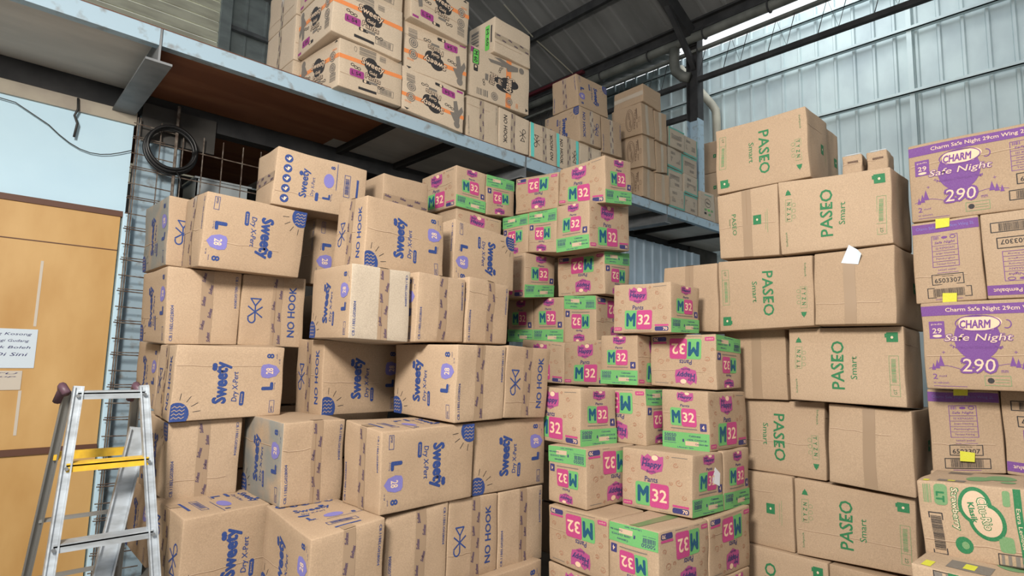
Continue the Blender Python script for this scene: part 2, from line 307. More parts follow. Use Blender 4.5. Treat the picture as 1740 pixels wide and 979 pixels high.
def paseo_flap(w, h, word=True):
    p = Pr(w, h); G = 'paseo'
    if word: p.text('PASEO', w*.28, h*.5, h*.32, w*.07, G, 0, -90, .004); p.text('Smart', w*.21, h*.53, h*.13, .01, G, 0, -90)
    p.rect(w*.60, h*.46, .048, .056, G, 0); p.ell(w*.60+.024, h*.46+.028, .006, .007, 'pale', 1, 8)
    p.line([(w*.80, h*.38), (w*.80, h*.62)], .002, 'pale_green'); p.line([(w*.83, h*.33), (w*.83, h*.66)], .002, 'pale_green')
    return p
def charm_big(w, h):
    p = Pr(w, h); V = 'charm'; p.rect(.002, h*.845, w-.004, h*.115, V); p.text('Charm Safe Night 29cm Wing 2L Pembalut', w*.56, h*.90, w*.80, h*.06, 'pale', 1, 0, .012)
    p.rect(w*.045, h*.58, w*.10, h*.20, V); p.text('29', w*.095, h*.67, w*.06, h*.06, 'pale', 1, 0, .01); p.ell(w*.095, h*.61, w*.03, h*.016, 'pale', 1)
    p.text('pads', w*.095, h*.745, w*.07, h*.025, 'pale', 1)
    p.ell(w*.34, h*.58, w*.14, h*.25, V, 0, 28); p.rrect(w*.235, h*.665, w*.23, h*.15, h*.06, 'cream', 1); p.ell(w*.43, h*.755, w*.065, h*.06, 'cream', 1)
    p.ring(w*.35, h*.745, w*.135, h*.09, .004, V, 2, 24); p.text('CHARM', w*.335, h*.735, w*.19, h*.095, V, 3, 0, .035, .15)
    p.text('Safe Night', w*.345, h*.575, w*.42, h*.115, V, 2, 0, .06, .2); p.text('Safe Night', w*.345, h*.575, w*.41, h*.10, 'pale', 3, 0, -.004, .2)
    p.text('Nyenyak Sampai Pagi', w*.34, h*.475, w*.30, h*.04, V, 2, 0, .03)
    p.text('290', w*.34, h*.275, w*.235, h*.19, V, 2, 0, .12, .1); p.text('290', w*.34, h*.275, w*.2, h*.145, 'pale', 3, 0, .0, .1); p.text('mm', w*.49, h*.21, w*.04, h*.03, V, 2)
    p.ring(w*.52, h*.73, w*.025, h*.045, .004, V, 0, 12, -120, 90)
    for a, b, s_ in ((.06, .25, 1), (.085, .275, 1.3), (.11, .31, 1.6), (.54, .31, 1.4), (.57, .29, 1.2), (.60, .27, 1)):
        p.poly([(w*a-.008*s_, h*b-.012*s_), (w*a+.008*s_, h*b-.012*s_), (w*a, h*b+.02*s_)], V, 0)
    p.line([(w*(.03+.03*i), h*(.235+.035*math.sin(i*.5))) for i in range(9)], .0022, V); p.line([(w*(.46+.03*i), h*(.275+.02*math.sin(i*.6))) for i in range(7)], .0022, V)
    p.text('2', w*.065, h*.145, w*.03, h*.06, V, 0, 0, .01); p.text('motif', w*.115, h*.15, w*.05, h*.022, V); p.text('isi sekotak', w*.10, h*.075, w*.1, h*.022, V); p.line([(w*.05, h*.035), (w*.26, h*.035)], .002, V)
    p.frame(w*.37, h*.055, w*.15, h*.105, .002, 'pale_green'); p.ell(w*.405, h*.108, w*.02, h*.03, 'black'); p.line([(w*.43, h*.12), (w*.51, h*.12)], .002, 'pale_green'); p.line([(w*.43, h*.09), (w*.51, h*.09)], .002, 'pale_green')
    charm_table(p, w*.665, h*.46, w*.22, h*.34); p.frame(w*.69, h*.30, w*.22, h*.12, .004, 'black'); p.text('6503307', w*.80, h*.35, w*.18, h*.055, 'black', 0, 0, .01)
    p.frame(w*.64, h*.12, w*.30, h*.11, .004, 'black'); p.bars(w*.68, h*.13, w*.22, h*.09, 'black', 0, 44)
    for a, b in ((.13, .42), (.56, .42), (.22, .66), (.5, .62), (.18, .5)): p.line([(w*a-.006, h*b), (w*a+.006, h*b)], .002, V); p.line([(w*a, h*b-.006), (w*a, h*b+.006)], .002, V)
    return p
def charm_table(p, x, y, w, h):
    V = 'charm'; p.frame(x, y, w, h, .0025, V)
    for k in range(1, 5): p.line([(x, y+h*.17*k), (x+w, y+h*.17*k)], .002, V)
    p.text('Safe Night', x+w*.5, y+h*.77, w*.8, h*.10, V, 0, 0, .01, .2)
    for k, t in enumerate(('Tempat Kering', 'Pembungkus', 'Jangan Dibanting', 'ISI KEMASAN')): p.text(t, x+w*.5, y+h*(.085+.17*k), w*.72, h*.07, V)
    p.bars(x+w*.06, y+h*.88, w*.2, h*.1, V, 0, 4); p.ell(x+w*.5, y+h*.93, w*.12, h*.04, V); p.ring(x+w*.82, y+h*.93, w*.1, h*.05, .003, V, 0, 10)
def charm_small(w, h):
    p = Pr(w, h); V = 'charm'; p.rect(.002, h*.855, w-.004, h*.115, V); p.text('Charm Safe Night 29cm Wing 2L', w*.5, h*.912, w*.86, h*.045, 'purple', 1)
    charm_table(p, w*.30, h*.43, w*.38, h*.38); p.text('sekali pakai', w*.5, h*.39, w*.26, h*.025, V); p.line([(w*.36, h*.355), (w*.66, h*.355)], .002, V)
    p.frame(w*.27, h*.215, w*.45, h*.12, .0035, 'black'); p.text('6503307', w*.495, h*.262, w*.38, h*.055, 'black', 0, 0, .01); p.text('Item Code', w*.5, h*.315, w*.16, h*.016, 'black')
    p.frame(w*.19, h*.06, w*.62, h*.115, .0035, 'black'); p.bars(w*.27, h*.07, w*.46, h*.095, 'black', 0, 40); p.line([(w*.3, h*.038), (w*.68, h*.038)], .0022, 'charm')
    return p
def gold(w, h, baby=True, plate=None):
    p = Pr(w, h); p.rect(.001, h*.60, w-.002, h*.085, 'orange', 0)
    lx = w*.52; p.ell(lx-.02, h*.66, w*.11, h*.15, 'black', 1); p.ell(lx+.045, h*.58, w*.085, h*.14, 'black', 1); p.ell(lx-.01, h*.5, w*.07, h*.1, 'black', 1)
    p.text('Sweety', lx, h*.65, w*.38, h*.19, 'black', 1, -6, .07, .1); p.text('Sweety', lx, h*.65, w*.36, h*.165, 'pale', 3, -6, .02, .1)
    p.text('Gold', lx, h*.50, w*.12, h*.07, 'pale', 3, -6, .02); p.text('Pants', lx, h*.39, w*.25, h*.125, 'black', 3, -6, .06); p.text('Pants', lx, h*.39, w*.235, h*.10, 'pale', 4, -6, .005)
    p.rect(lx-w*.06, h*.26, w*.13, h*.05, 'grey_ink', 1); p.rrect(w*.16, h*.30 if not baby else h*.12, w*.22, h*.15, .012, 'magenta') if not plate else p.rrect(w*.05, h*.06, w*.30, h*.10, .012, 'black').rrect(w*.06, h*.07, w*.28, h*.08, .012, 'lime', 1).text('M 60', w*.2, h*.11, w*.22, h*.055, 'black', 2, 0, .03)
    if not plate: p.text('L 54', w*.26, h*.375 if not baby else h*.195, w*.14, h*.075, 'black', 1, 0, .02)
    p.rrect(w*.36, h*.24 if not baby else h*.08, w*.13, h*.065, .008, 'black'); p.ell(w*.40, h*.272 if not baby else h*.112, .012, .012, 'pale', 1, 8)
    for a, b in ((.2, .53), (.25, .50), (.3, .49), (.62, .24), (.68, .25)): p.ring(w*a, h*b, .014, .010, .005, 'black', 0, 8)
    if baby:
        p.ell(w*.11, h*.86, .03, .032, 'grey_ink', 1, 14); p.poly([(w*.07, h*.80), (w*.16, h*.80), (w*.24, h*.62), (w*.17, h*.60), (w*.19, h*.34), (w*.13, h*.30), (w*.10, h*.52), (w*.05, h*.40), (w*.02, h*.5), (w*.07, h*.66)], 'grey_ink', 1)
        for cy, r in ((.66, .036), (.42, .036)): p.ring(w*.86, h*cy, r, r, .007, 'grey_ink', 1, 16); p.ell(w*.86, h*cy, r*.72, r*.72, 'grey_ink', 1, 14); p.ring(w*.86, h*cy, r*.4, r*.4, .003, 'pale', 2, 10)
        p.bars(w*.80, h*.14, w*.13, h*.16, 'grey_ink', 0, 6, False); p.poly([(w*.88, h*.94), (w*.96, h*.94), (w*.92, h*.985)], 'black', 0); p.text('GOLD', w*.9, h*.79, w*.1, h*.04, 'orange', 2, 0, .02)
        p.rect(w*.03, h*.03, w*.10, h*.05, 'magenta')
    else:
        p.bars(w*.30, h*.80, w*.26, h*.15, 'grey_ink', 0, 6, False); p.bars(w*.62, h*.82, w*.1, h*.10, 'grey_ink', 0, 4, False); p.ring(w*.24, h*.88, .012, .02, .003, 'grey_ink', 0, 8)
        p.frame(w*.60, h*.12, w*.26, h*.13, .004, 'grey_ink'); p.bars(w*.63, h*.135, w*.2, h*.10, 'grey_ink', 0, 24); p.rect(w*.30, h*.07, w*.28, h*.055, 'black')
    return p
def gold_tall(w, h):           # the same carton set on its side: drawn lying, then turned
    p = gold(h, w, True, 'lime'); return p.turn(-90)
def doodle_ring(w, h):
    p = Pr(w, h); K = 'brown_ink'; p.ring(w*.62, h*.52, w*.13, h*.36, .005, K, 0, 16); p.ring(w*.62, h*.52, w*.10, h*.30, .004, K, 0, 16); p.text('Happy Nappy', w*.62, h*.52, h*.5, w*.10, K, 1, -80, -.005)
    p.text('PEMPERS', w*.79, h*.5, h*.62, w*.045, K, 0, -96, .02); p.rect(w*.84, h*.5, w*.025, h*.35, K); p.text('BABY', w*.855, h*.3, h*.2, w*.03, K, 0, -90, .02); p.frame(w*.90, h*.4, w*.05, h*.14, .003, K)
    return p
def scribble(w, h):
    p = Pr(w, h); p.rect(.001, 0.002, .018, h-.004, 'teal_dark'); p.rect(.001, h-.024, w-.002, .022, 'teal_dark')
    p.bars(w*.15, h*.45, w*.65, h*.25, 'grey_ink', 0, 7, False, 5); p.bars(w*.5, h*.18, w*.3, h*.14, 'grey_ink', 0, 9); return p
def green_logo_small(w, h):
    p = Pr(w, h); p.ring(w*.52, h*.62, w*.2, h*.15, .006, 'black', 0, 14); p.text('Nina', w*.52, h*.62, w*.26, h*.08, 'black', 0, 0, .02); p.rect(w*.3, h*.88, w*.5, h*.03, 'teal_dark')
    for x, y, c in ((.3, .33, 'pale_green'), (.5, .33, 'lime'), (.7, .33, 'pale_green'), (.3, .2, 'black'), (.55, .18, 'pale_green')): p.rect(w*x, h*y, w*.14, h*.08, c)
    return p
def green_patch(w, h):
    p = Pr(w, h); p.bars(w*.1, h*.3, w*.3, h*.5, 'grey_ink', 0, 5, False); p.rrect(w*.66, h*.12, w*.16, h*.72, .01, 'lime'); p.text('M 60', w*.74, h*.5, h*.5, w*.09, 'black', 1, -90, .02); p.rect(w*.86, h*.3, w*.05, h*.5, 'black'); return p
def bla_panel(w, h):           # green heart carton, reading downwards
    p = Pr(h, w); G = 'paseo'; W_, H_ = h, w      # drawn upright, turned afterwards
    for k, (x, y, rx, ry) in enumerate(((.27, .46, .19, .10), (.46, .54, .19, .11))): p.ell(W_*x, H_*y, W_*rx+.014, H_*ry+.012, G, 0, 28)
    for k, (x, y, rx, ry) in enumerate(((.27, .46, .19, .10), (.46, .54, .19, .11))): p.ell(W_*x, H_*y, W_*rx, H_*ry, 'crease_light', 1, 28)
    p.text('Chu-Rio', W_*.36, H_*.53, W_*.42, H_*.085, G, 2, 8, .06); p.text('Chu-Rio', W_*.36, H_*.53, W_*.40, H_*.07, 'pale', 3, 8, .01); p.text('Klasik', W_*.36, H_*.44, W_*.26, H_*.05, G, 2, 8, .03)
    p.text('Strawberry', W_*.34, H_*.30, W_*.56, H_*.085, G, 0, 0, .06); p.text('Strawberry', W_*.34, H_*.30, W_*.54, H_*.065, 'pale', 1, 0, .01)
    p.rrect(W_*.03, H_*.14, W_*.28, H_*.11, .014, 'pale_green'); p.text('LT', W_*.2, H_*.19, W_*.14, H_*.07, 'paseo', 1, 0, .05); p.bars(W_*.04, H_*.05, W_*.25, H_*.06, 'pale_green', 0, 4, False)
    p.frame(W_*.42, H_*.08, W_*.54, H_*.11, .004, 'black'); p.bars(W_*.46, H_*.09, W_*.46, H_*.09, 'black', 0, 40)
    p.ell(W_*.80, H_*.33, W_*.11, H_*.07, G, 0, 14); p.ell(W_*.80, H_*.34, W_*.05, H_*.03, 'pale_green', 1, 10); p.rect(.002, H_*.75, W_-.004, H_*.055, G); p.text('Extra Lembut', W_*.5, H_*.777, W_*.5, H_*.03, 'pale', 1)
    p.rrect(W_*.04, H_*.67, W_*.2, H_*.055, .008, 'pale_green'); p.rrect(W_*.62, H_*.60, W_*.20, H_*.11, .01, 'pale_green'); p.frame(W_*.84, H_*.58, W_*.14, H_*.30, .003, 'black'); p.bars(W_*.85, H_*.6, W_*.12, H_*.26, 'grey_ink', 0, 5, False)
    return p.turn(-90)
def green_patchwork(w, h):
    p = Pr(w, h); 
    for x, y, rx, ry, c in ((.45, .55, .16, .1, 'pale_green'), (.62, .4, .2, .12, 'pale_green'), (.3, .3, .08, .06, 'pale_green')): p.ell(w*x, h*y, w*rx, h*ry, c)
    p.rect(w*.1, h*.62, w*.16, h*.22, 'grey_ink'); p.rect(w*.13, h*.7, w*.1, h*.06, 'yellow', 1); p.rect(w*.02, h*.9, w*.12, h*.05, 'yellow'); p.bars(w*.7, h*.65, w*.2, h*.2, 'grey_ink', 0, 5); return p
def creases(w, h, p=None):
    return Pr(w, h)
PRINT = dict(SP=sweety_panel, SF=no_hook, SC=code_flap, SQ=side_panel, BB=happy_big, BS=happy_small, PB=paseo_big, PF=paseo_flap, PG=lambda w, h: paseo_flap(w, h, False), CB=charm_big, CS=charm_small,
             GA=gold, GB=lambda w, h: gold(w, h, False), GT=gold_tall, NF=lambda w, h: no_hook(w, h, 'black'), NS=lambda w, h: no_hook(w, h, 'black', True), NC=lambda w, h: code_flap(w, h, 'grey_ink'),
             HR=doodle_ring, SB=scribble, JL=green_logo_small, UG=green_patch, ML=bla_panel, MT=green_patchwork)
PC = {}
def design(code, w, h):
    k = (code, round(w, 3), round(h, 3))
    if k in PC: return PC[k]
    c = code.split('@'); a = int(c[1]) if len(c) > 1 else 0
    p = PRINT[c[0]](h, w) if abs(a) == 90 else PRINT[c[0]](w, h)
    if a: p.turn(a)
    if c[0] == 'NS' and len(c) > 1: p.rect(.004, .004, .045, h-.008, 'teal', 1)
    PC[k] = p; return p
# box places: x, y, z, turn, which measures, corner dents in mm
DIM={'SH': 0.533, 'SW': 0.34, 'SL': 0.388, 'BX': 0.427, 'BY': 0.292, 'BZ': 0.308, 'PH': 0.548, 'PW': 0.374, 'PL': 0.41, 'CX': 0.6, 'CY': 0.276, 'CZ': 0.403, 'GX': 0.588, 'GY': 0.4, 'GZ': 0.381, 'NW': 0.381, 'NL': 0.4, 'MX': 0.721, 'MY': 0.4, 'MZ': 0.463, 'UX': 0.471, 'UY': 0.372, 'UZ': 0.343, 'HX': 0.44, 'HY': 0.262, 'HZ': 0.374, 'IX': 0.353, 'IZ': 0.22, 'JX': 0.387, 'JZ': 0.387, 'VY': 0.397, 'VZ': 0.235}
BX={
'S1':(0.756,3.578,2.036,0.007,['SH','SW','SL'],[[5,-8,15],[-7,2,27],[5,-7,12],[-5,2,15],[0,0,0],[0,0,0],[0,0,0],[0,0,0]]),
'S2':(0.845,3.234,2.036,0.024,['SW','SH','SL'],[[0,0,0],[0,0,0],[-5,8,-18],[3,-2,-6],[-7,10,-19],[11,-7,-22],[0,0,0],[0,0,0]]),
'S3':(1.207,3.261,2.425,-0.041,['SL','SH','SW'],[[3,-4,0],[6,-8,19],[-19,17,-3],[-4,4,-4],[7,-4,0],[14,-8,-23],[0,0,0],[0,0,0]]),
'S5':(1.468,2.695,2.036,0.031,['SW','SH','SL'],[[-3,-2,28],[14,-17,16],[0,0,0],[0,0,0],[-7,8,0],[-14,16,-14],[0,0,0],[0,0,0]]),
'S6':(2.136,2.825,2.036,0.029,['SW','SH','SL'],[[0,0,0],[0,0,0],[1,-2,0],[2,-5,17],[-1,3,0],[-1,6,-27],[0,0,0],[0,0,0]]),
'S8':(0.755,3.4,1.648,0.024,['SH','SW','SL'],[[2,-1,-10],[-9,10,-8],[0,5,-28],[-15,17,-10],[14,-11,-20],[14,-12,-8],[0,0,0],[0,0,0]]),
'S9':(1.115,3.382,1.648,-0.029,['SH','SW','SL'],[[0,0,0],[0,0,0],[-7,9,-20],[-6,7,-10],[10,-5,-26],[8,-6,-2],[0,0,0],[0,0,0]]),
'S10':(1.356,2.607,1.648,-0.071,['SH','SW','SL'],[[4,-7,27],[4,-6,21],[-1,-2,21],[0,-1,3],[-6,3,13],[-7,6,-4],[0,0,0],[0,0,0]]),
'S11':(1.718,2.578,1.648,0.022,['SH','SW','SL'],[[0,0,0],[0,0,0],[0,-3,16],[5,-5,1],[-7,3,26],[-1,2,-7],[0,0,0],[0,0,0]]),
'S12':(2.062,2.585,1.648,0.026,['SH','SW','SL'],[[0,0,0],[0,0,0],[-4,0,23],[7,-9,17],[-9,5,26],[1,0,-8],[0,0,0],[0,0,0]]),
'S14':(0.753,3.17,1.26,-0.008,['SW','SH','SL'],[[2,0,0],[4,0,-28],[-2,4,-10],[5,-1,-27],[0,2,0],[0,5,-28],[0,0,0],[0,0,0]]),
'S15':(1.447,3.049,1.26,0.016,['SW','SH','SL'],[[7,-5,-12],[-1,-3,28],[5,-4,-2],[-3,-1,22],[-20,20,-4],[-10,10,0],[0,0,0],[0,0,0]]),
'S16':(1.825,2.353,1.26,0.033,['SH','SW','SL'],[[-4,2,14],[-7,5,9],[-2,2,3],[2,-4,10],[0,-1,8],[6,-8,12],[0,0,0],[0,0,0]]),
'S17':(2.169,2.36,1.26,-0.0,['SH','SW','SL'],[[0,0,0],[0,0,0],[-5,3,11],[3,-6,17],[-9,10,-5],[9,-9,4],[0,0,0],[0,0,0]]),
'S18':(0.765,3.21,0.873,0.002,['SH','SW','SL'],[[0,0,0],[0,0,0],[6,-6,7],[-4,6,-15],[-3,3,0],[2,-1,-5],[0,0,0],[0,0,0]]),
'S19':(1.143,2.794,0.873,-0.011,['SH','SW','SL'],[[10,-6,-18],[0,-1,5],[9,-8,0],[2,-3,4],[-10,11,-10],[-12,10,6],[0,0,0],[0,0,0]]),
'S20':(1.435,2.379,0.873,0.0,['SW','SH','SL'],[[-2,3,-2],[-8,5,11],[2,-2,3],[-2,4,-14],[3,-5,14],[7,-7,-3],[0,0,0],[0,0,0]]),
'S21':(1.993,2.398,0.873,-0.002,['SW','SH','SL'],[[0,0,0],[0,0,0],[-2,1,7],[2,-1,-6],[2,-3,8],[-1,1,-2],[0,0,0],[0,0,0]]),
'S22':(0.772,2.9,0.484,0.09,['SW','SH','SL'],[[-3,1,0],[-6,2,27],[4,-3,0],[7,-7,-9],[0,0,0],[0,0,0],[0,0,0],[0,0,0]]),
'S24':(1.109,2.345,0.484,-0.022,['SH','SW','SL'],[[1,-1,0],[2,-3,6],[0,2,0],[1,4,-28],[0,-1,0],[-1,-1,10],[0,0,0],[0,0,0]]),
'S26':(1.835,2.393,0.484,0.005,['SH','SW','SL'],[[0,0,0],[0,0,0],[1,-2,0],[3,-4,11],[1,0,-8],[-3,2,6],[0,0,0],[0,0,0]]),
'S27':(2.179,2.395,0.484,-0.005,['SH','SW','SL'],[[0,0,0],[0,0,0],[0,2,-9],[-2,1,6],[1,1,-15],[-2,1,4],[0,0,0],[0,0,0]]),
'B1':(2.471,3.272,2.66,0.002,['BX','BY','BZ'],[[0,2,0],[-1,3,-16],[6,-5,0],[2,-2,0],[0,0,-3],[-2,2,-1],[0,0,0],[0,0,0]]),
'B2':(2.767,3.275,2.66,-0.004,['BX','BY','BZ'],[[0,0,0],[0,0,0],[2,-1,-6],[-3,3,1],[-2,-2,28],[-4,2,8],[0,0,0],[0,0,0]]),
'B5':(2.962,2.729,2.352,-0.004,['BY','BX','BZ'],[[2,-4,13],[0,-1,2],[-2,6,-21],[-1,2,-7],[0,0,0],[0,0,0],[0,0,0],[0,0,0]]),
'B4':(2.968,3.024,2.352,-0.004,['BY','BX','BZ'],[[2,-2,0],[3,-5,12],[-1,-2,16],[0,0,3],[0,0,0],[0,0,0],[0,0,0],[0,0,0]]),
'B6':(2.953,2.433,2.352,-0.026,['BY','BX','BZ'],[[-4,7,-27],[-4,3,1],[5,0,-27],[-1,2,-6],[5,-6,9],[-1,-4,28],[0,0,0],[0,0,0]]),
'B7':(3.022,2.787,2.66,0.024,['BX','BY','BZ'],[[-3,-1,28],[-4,3,2],[1,-3,11],[5,-1,-27],[0,0,0],[0,0,0],[0,0,0],[0,0,0]]),
'B8':(3.024,2.355,2.66,-0.015,['BX','BY','BZ'],[[-4,-1,28],[5,-2,-14],[4,1,-28],[-4,5,-7],[1,-2,9],[-2,0,13],[0,0,0],[0,0,0]]),
'B9':(2.915,2.985,2.044,-0.022,['BX','BY','BZ'],[[0,0,0],[0,0,0],[-3,6,-21],[-6,5,2],[2,-3,7],[9,-8,4],[0,0,0],[0,0,0]]),
'B10':(3.17,2.475,2.044,0.004,['BX','BY','BZ'],[[-1,0,3],[-6,7,-10],[3,-3,-2],[0,1,-9],[1,-2,0],[2,-4,14],[0,0,0],[0,0,0]]),
'B12':(3.168,2.848,1.736,0.017,['BY','BX','BZ'],[[-2,7,-27],[-6,4,10],[8,-3,-27],[3,-3,1],[0,0,0],[0,0,0],[0,0,0],[0,0,0]]),
'B13':(3.179,2.552,1.736,0.008,['BY','BX','BZ'],[[2,2,-28],[-5,2,15],[6,-1,-27],[0,1,-6],[0,0,0],[0,0,0],[0,0,0],[0,0,0]]),
'B14':(2.882,1.774,1.736,-0.027,['BX','BY','BZ'],[[5,-8,22],[7,-8,11],[-5,2,19],[-4,4,0],[-7,2,27],[1,0,-9],[0,0,0],[0,0,0]]),
'B17':(2.932,2.033,1.428,-0.013,['BY','BX','BZ'],[[1,-4,17],[2,-4,13],[-3,0,21],[-5,2,16],[0,0,0],[0,0,0],[0,0,0],[0,0,0]]),
'B18':(3.051,1.602,1.428,-0.003,['BX','BY','BZ'],[[-2,-1,22],[-3,0,15],[-2,-1,16],[-3,-1,21],[1,-4,24],[0,-2,0],[0,0,0],[0,0,0]]),
'B19':(2.53,2.126,1.12,-0.037,['BX','BY','BZ'],[[0,0,0],[0,0,0],[-4,4,-4],[-7,5,7],[10,-7,-7],[2,-1,-1],[0,0,0],[0,0,0]]),
'B20':(2.861,1.933,1.12,0.0,['BX','BY','BZ'],[[0,0,0],[0,0,0],[1,-1,-4],[-2,0,12],[0,0,0],[0,0,0],[0,0,0],[0,0,0]]),
'B21':(2.951,1.596,1.12,-0.01,['BY','BX','BZ'],[[2,0,-10],[-4,2,12],[3,-3,1],[-5,3,12],[4,-4,1],[-2,1,6],[0,0,0],[0,0,0]]),
'B22':(2.465,2.029,0.812,-0.018,['BY','BX','BZ'],[[5,-4,-3],[2,-1,-5],[-1,1,-2],[-6,4,7],[0,0,0],[0,0,0],[0,0,0],[0,0,0]]),
'B23':(2.739,1.575,0.812,-0.009,['BX','BY','BZ'],[[-6,7,-11],[-6,5,-1],[-5,3,8],[0,-1,11],[7,-7,2],[8,-8,3],[0,0,0],[0,0,0]]),
'B24':(3.042,1.565,0.812,-0.008,['BX','BY','BZ'],[[0,0,0],[0,0,0],[-1,0,2],[-1,0,2],[0,1,-5],[1,-2,2],[0,0,0],[0,0,0]]),
'B25':(2.43,1.856,0.504,-0.025,['BX','BY','BZ'],[[6,-6,5],[1,1,-12],[-3,2,0],[-5,4,1],[0,0,0],[0,0,0],[0,0,0],[0,0,0]]),
'B26':(2.412,1.56,0.504,-0.025,['BY','BX','BZ'],[[0,0,0],[0,0,0],[-1,0,0],[-2,1,8],[2,-1,0],[3,-2,-3],[0,0,0],[0,0,0]]),
'B27':(2.843,1.543,0.504,-0.017,['BY','BX','BZ'],[[0,0,0],[0,0,0],[-1,1,0],[-2,3,-3],[1,1,-8],[1,-2,6],[0,0,0],[0,0,0]]),
'P1':(3.294,1.167,2.61,0.024,['PH','PW','PL'],[[6,-7,8],[5,-6,2],[1,-3,9],[-7,6,5],[-7,5,0],[-14,10,22],[0,0,0],[0,0,0]]),
'P3':(3.286,1.336,2.2,-0.017,['PW','PH','PL'],[[8,-11,20],[0,0,2],[-1,1,2],[-2,1,9],[0,0,0],[0,0,0],[0,0,0],[0,0,0]]),
'P4':(3.292,0.785,2.2,0.018,['PH','PW','PL'],[[1,-1,1],[-4,2,7],[-5,4,0],[4,0,-20],[0,0,0],[0,0,0],[0,0,0],[0,0,0]]),
'P5':(3.305,1.169,1.79,-0.007,['PH','PW','PL'],[[4,-2,-9],[-1,0,6],[-4,2,14],[0,2,-13],[0,0,0],[0,0,0],[0,0,0],[0,0,0]]),
'P6':(3.292,0.791,1.79,0.002,['PW','PH','PL'],[[-6,3,16],[3,-1,-11],[-3,1,14],[4,-4,-3],[0,0,0],[0,0,0],[0,0,0],[0,0,0]]),
'P7':(3.302,1.721,1.79,-0.001,['PW','PH','PL'],[[0,0,0],[1,-1,2],[5,-3,-12],[1,-1,0],[0,0,0],[0,0,0],[0,0,0],[0,0,0]]),
'P8':(3.448,1.383,1.38,0.0,['PW','PH','PL'],[[0,0,0],[0,0,0],[1,-3,12],[-4,1,16],[0,0,0],[0,0,0],[0,0,0],[0,0,0]]),
'P9':(3.391,0.795,1.38,0.013,['PH','PW','PL'],[[-5,2,22],[-2,1,7],[-1,-2,19],[3,-4,11],[0,0,0],[0,0,0],[0,0,0],[0,0,0]]),
'P10':(3.485,1.203,0.97,0.0,['PH','PW','PL'],[[0,0,0],[0,0,0],[0,0,2],[0,-2,16],[0,0,0],[0,0,0],[0,0,0],[0,0,0]]),
'P11':(3.442,0.793,0.97,0.015,['PW','PH','PL'],[[-11,9,13],[-3,0,15],[6,-5,-6],[5,-5,2],[0,0,0],[0,0,0],[0,0,0],[0,0,0]]),
'P12':(3.458,1.373,0.56,0.0,['PW','PH','PL'],[[0,0,0],[0,0,0],[1,-1,1],[-1,1,1],[0,0,0],[0,0,0],[0,0,0],[0,0,0]]),
'P13':(3.481,0.809,0.56,0.043,['PH','PW','PL'],[[-7,7,5],[-9,9,0],[2,-6,27],[9,-7,-15],[0,0,0],[0,0,0],[0,0,0],[0,0,0]]),
'C2':(3.424,0.468,1.912,-0.004,['CY','CX','CZ'],[[2,-1,-5],[0,0,-1],[4,-5,4],[-5,4,4],[0,0,0],[0,0,0],[0,0,0],[0,0,0]]),
'C5':(3.511,0.454,1.106,0.011,['CY','CX','CZ'],[[3,0,-19],[-3,5,-16],[2,-6,21],[1,1,-9],[0,0,0],[0,0,0],[0,0,0],[0,0,0]]),
'C1':(3.425,0.14,2.315,0.001,['CX','CY','CZ'],[[0,0,3],[0,0,-1],[0,0,0],[0,0,0],[0,0,0],[0,0,0],[0,0,0],[0,0,0]]),
'C4':(3.321,0.1,1.509,-0.006,['CX','CY','CZ'],[[3,-2,-10],[-2,3,-10],[0,0,0],[0,0,0],[0,0,0],[0,0,0],[0,0,0],[0,0,0]]),
'T1':(4.578,3.966,4.3,-0.014,['SW','SH','SL'],[[-7,7,-5],[-13,15,-20],[18,-18,12],[-3,5,-13],[7,-11,25],[-8,7,-1],[0,0,0],[0,0,0]]),
'T2':(4.575,3.905,3.9,-0.011,['SH','SW','SL'],[[0,0,0],[0,0,0],[1,0,-4],[-12,10,4],[11,-10,0],[1,0,-3],[0,0,0],[0,0,0]]),
'T3':(4.964,3.915,3.9,-0.015,['SH','SW','SL'],[[0,0,0],[0,0,0],[1,2,-20],[-13,10,9],[13,-11,-5],[0,-2,12],[0,0,0],[0,0,0]]),
'g1':(3.024,3.886,3.5,-0.002,['SH','NW','NL'],[[0,0,0],[0,0,0],[3,-4,7],[-2,4,-13],[2,-3,10],[-4,4,-1],[0,0,0],[0,0,0]]),
'g2':(3.412,3.883,3.5,-0.005,['SH','NW','NL'],[[0,0,0],[0,0,0],[-2,0,11],[-5,5,-4],[1,-4,24],[5,-1,-27],[0,0,0],[0,0,0]]),
'g3':(3.822,3.89,3.5,0.004,['SH','NW','NL'],[[0,0,0],[0,0,0],[1,-6,27],[-2,5,-17],[4,-5,7],[-5,7,-14],[0,0,0],[0,0,0]]),
'G1':(1.757,3.795,3.5,0.04,['GX','GX','GZ'],[[0,0,0],[0,0,0],[20,-19,-6],[14,-11,-19],[-10,5,26],[-16,13,19],[0,0,0],[0,0,0]]),
'G2':(2.348,3.836,3.5,-0.02,['GY','GX','GZ'],[[0,0,0],[0,0,0],[-8,3,26],[-14,11,8],[11,-8,-16],[14,-9,-23],[0,0,0],[0,0,0]]),
'G3':(2.351,3.839,3.881,-0.044,['GY','GX','GZ'],[[0,0,0],[0,0,0],[-4,6,-13],[-17,13,14],[14,-9,-18],[12,-11,7],[0,0,0],[0,0,0]]),
'S4':(1.527,3.442,2.036,0.0,['SW','SH','SL'],[[0,0,0],[0,0,0],[-1,4,-22],[2,-4,10],[0,0,0],[0,0,0],[0,0,0],[0,0,0]]),
'S7':(1.883,3.286,2.425,0.014,['SH','SL','SW'],[[0,0,0],[0,0,0],[5,-5,0],[10,-11,4],[-5,4,0],[-11,8,14],[0,0,0],[0,0,0]]),
'S13':(0.801,3.718,1.26,-0.013,['SH','SW','SL'],[[-1,-3,28],[-5,5,-7],[1,1,0],[2,2,-28],[0,0,0],[0,0,0],[0,0,0],[0,0,0]]),
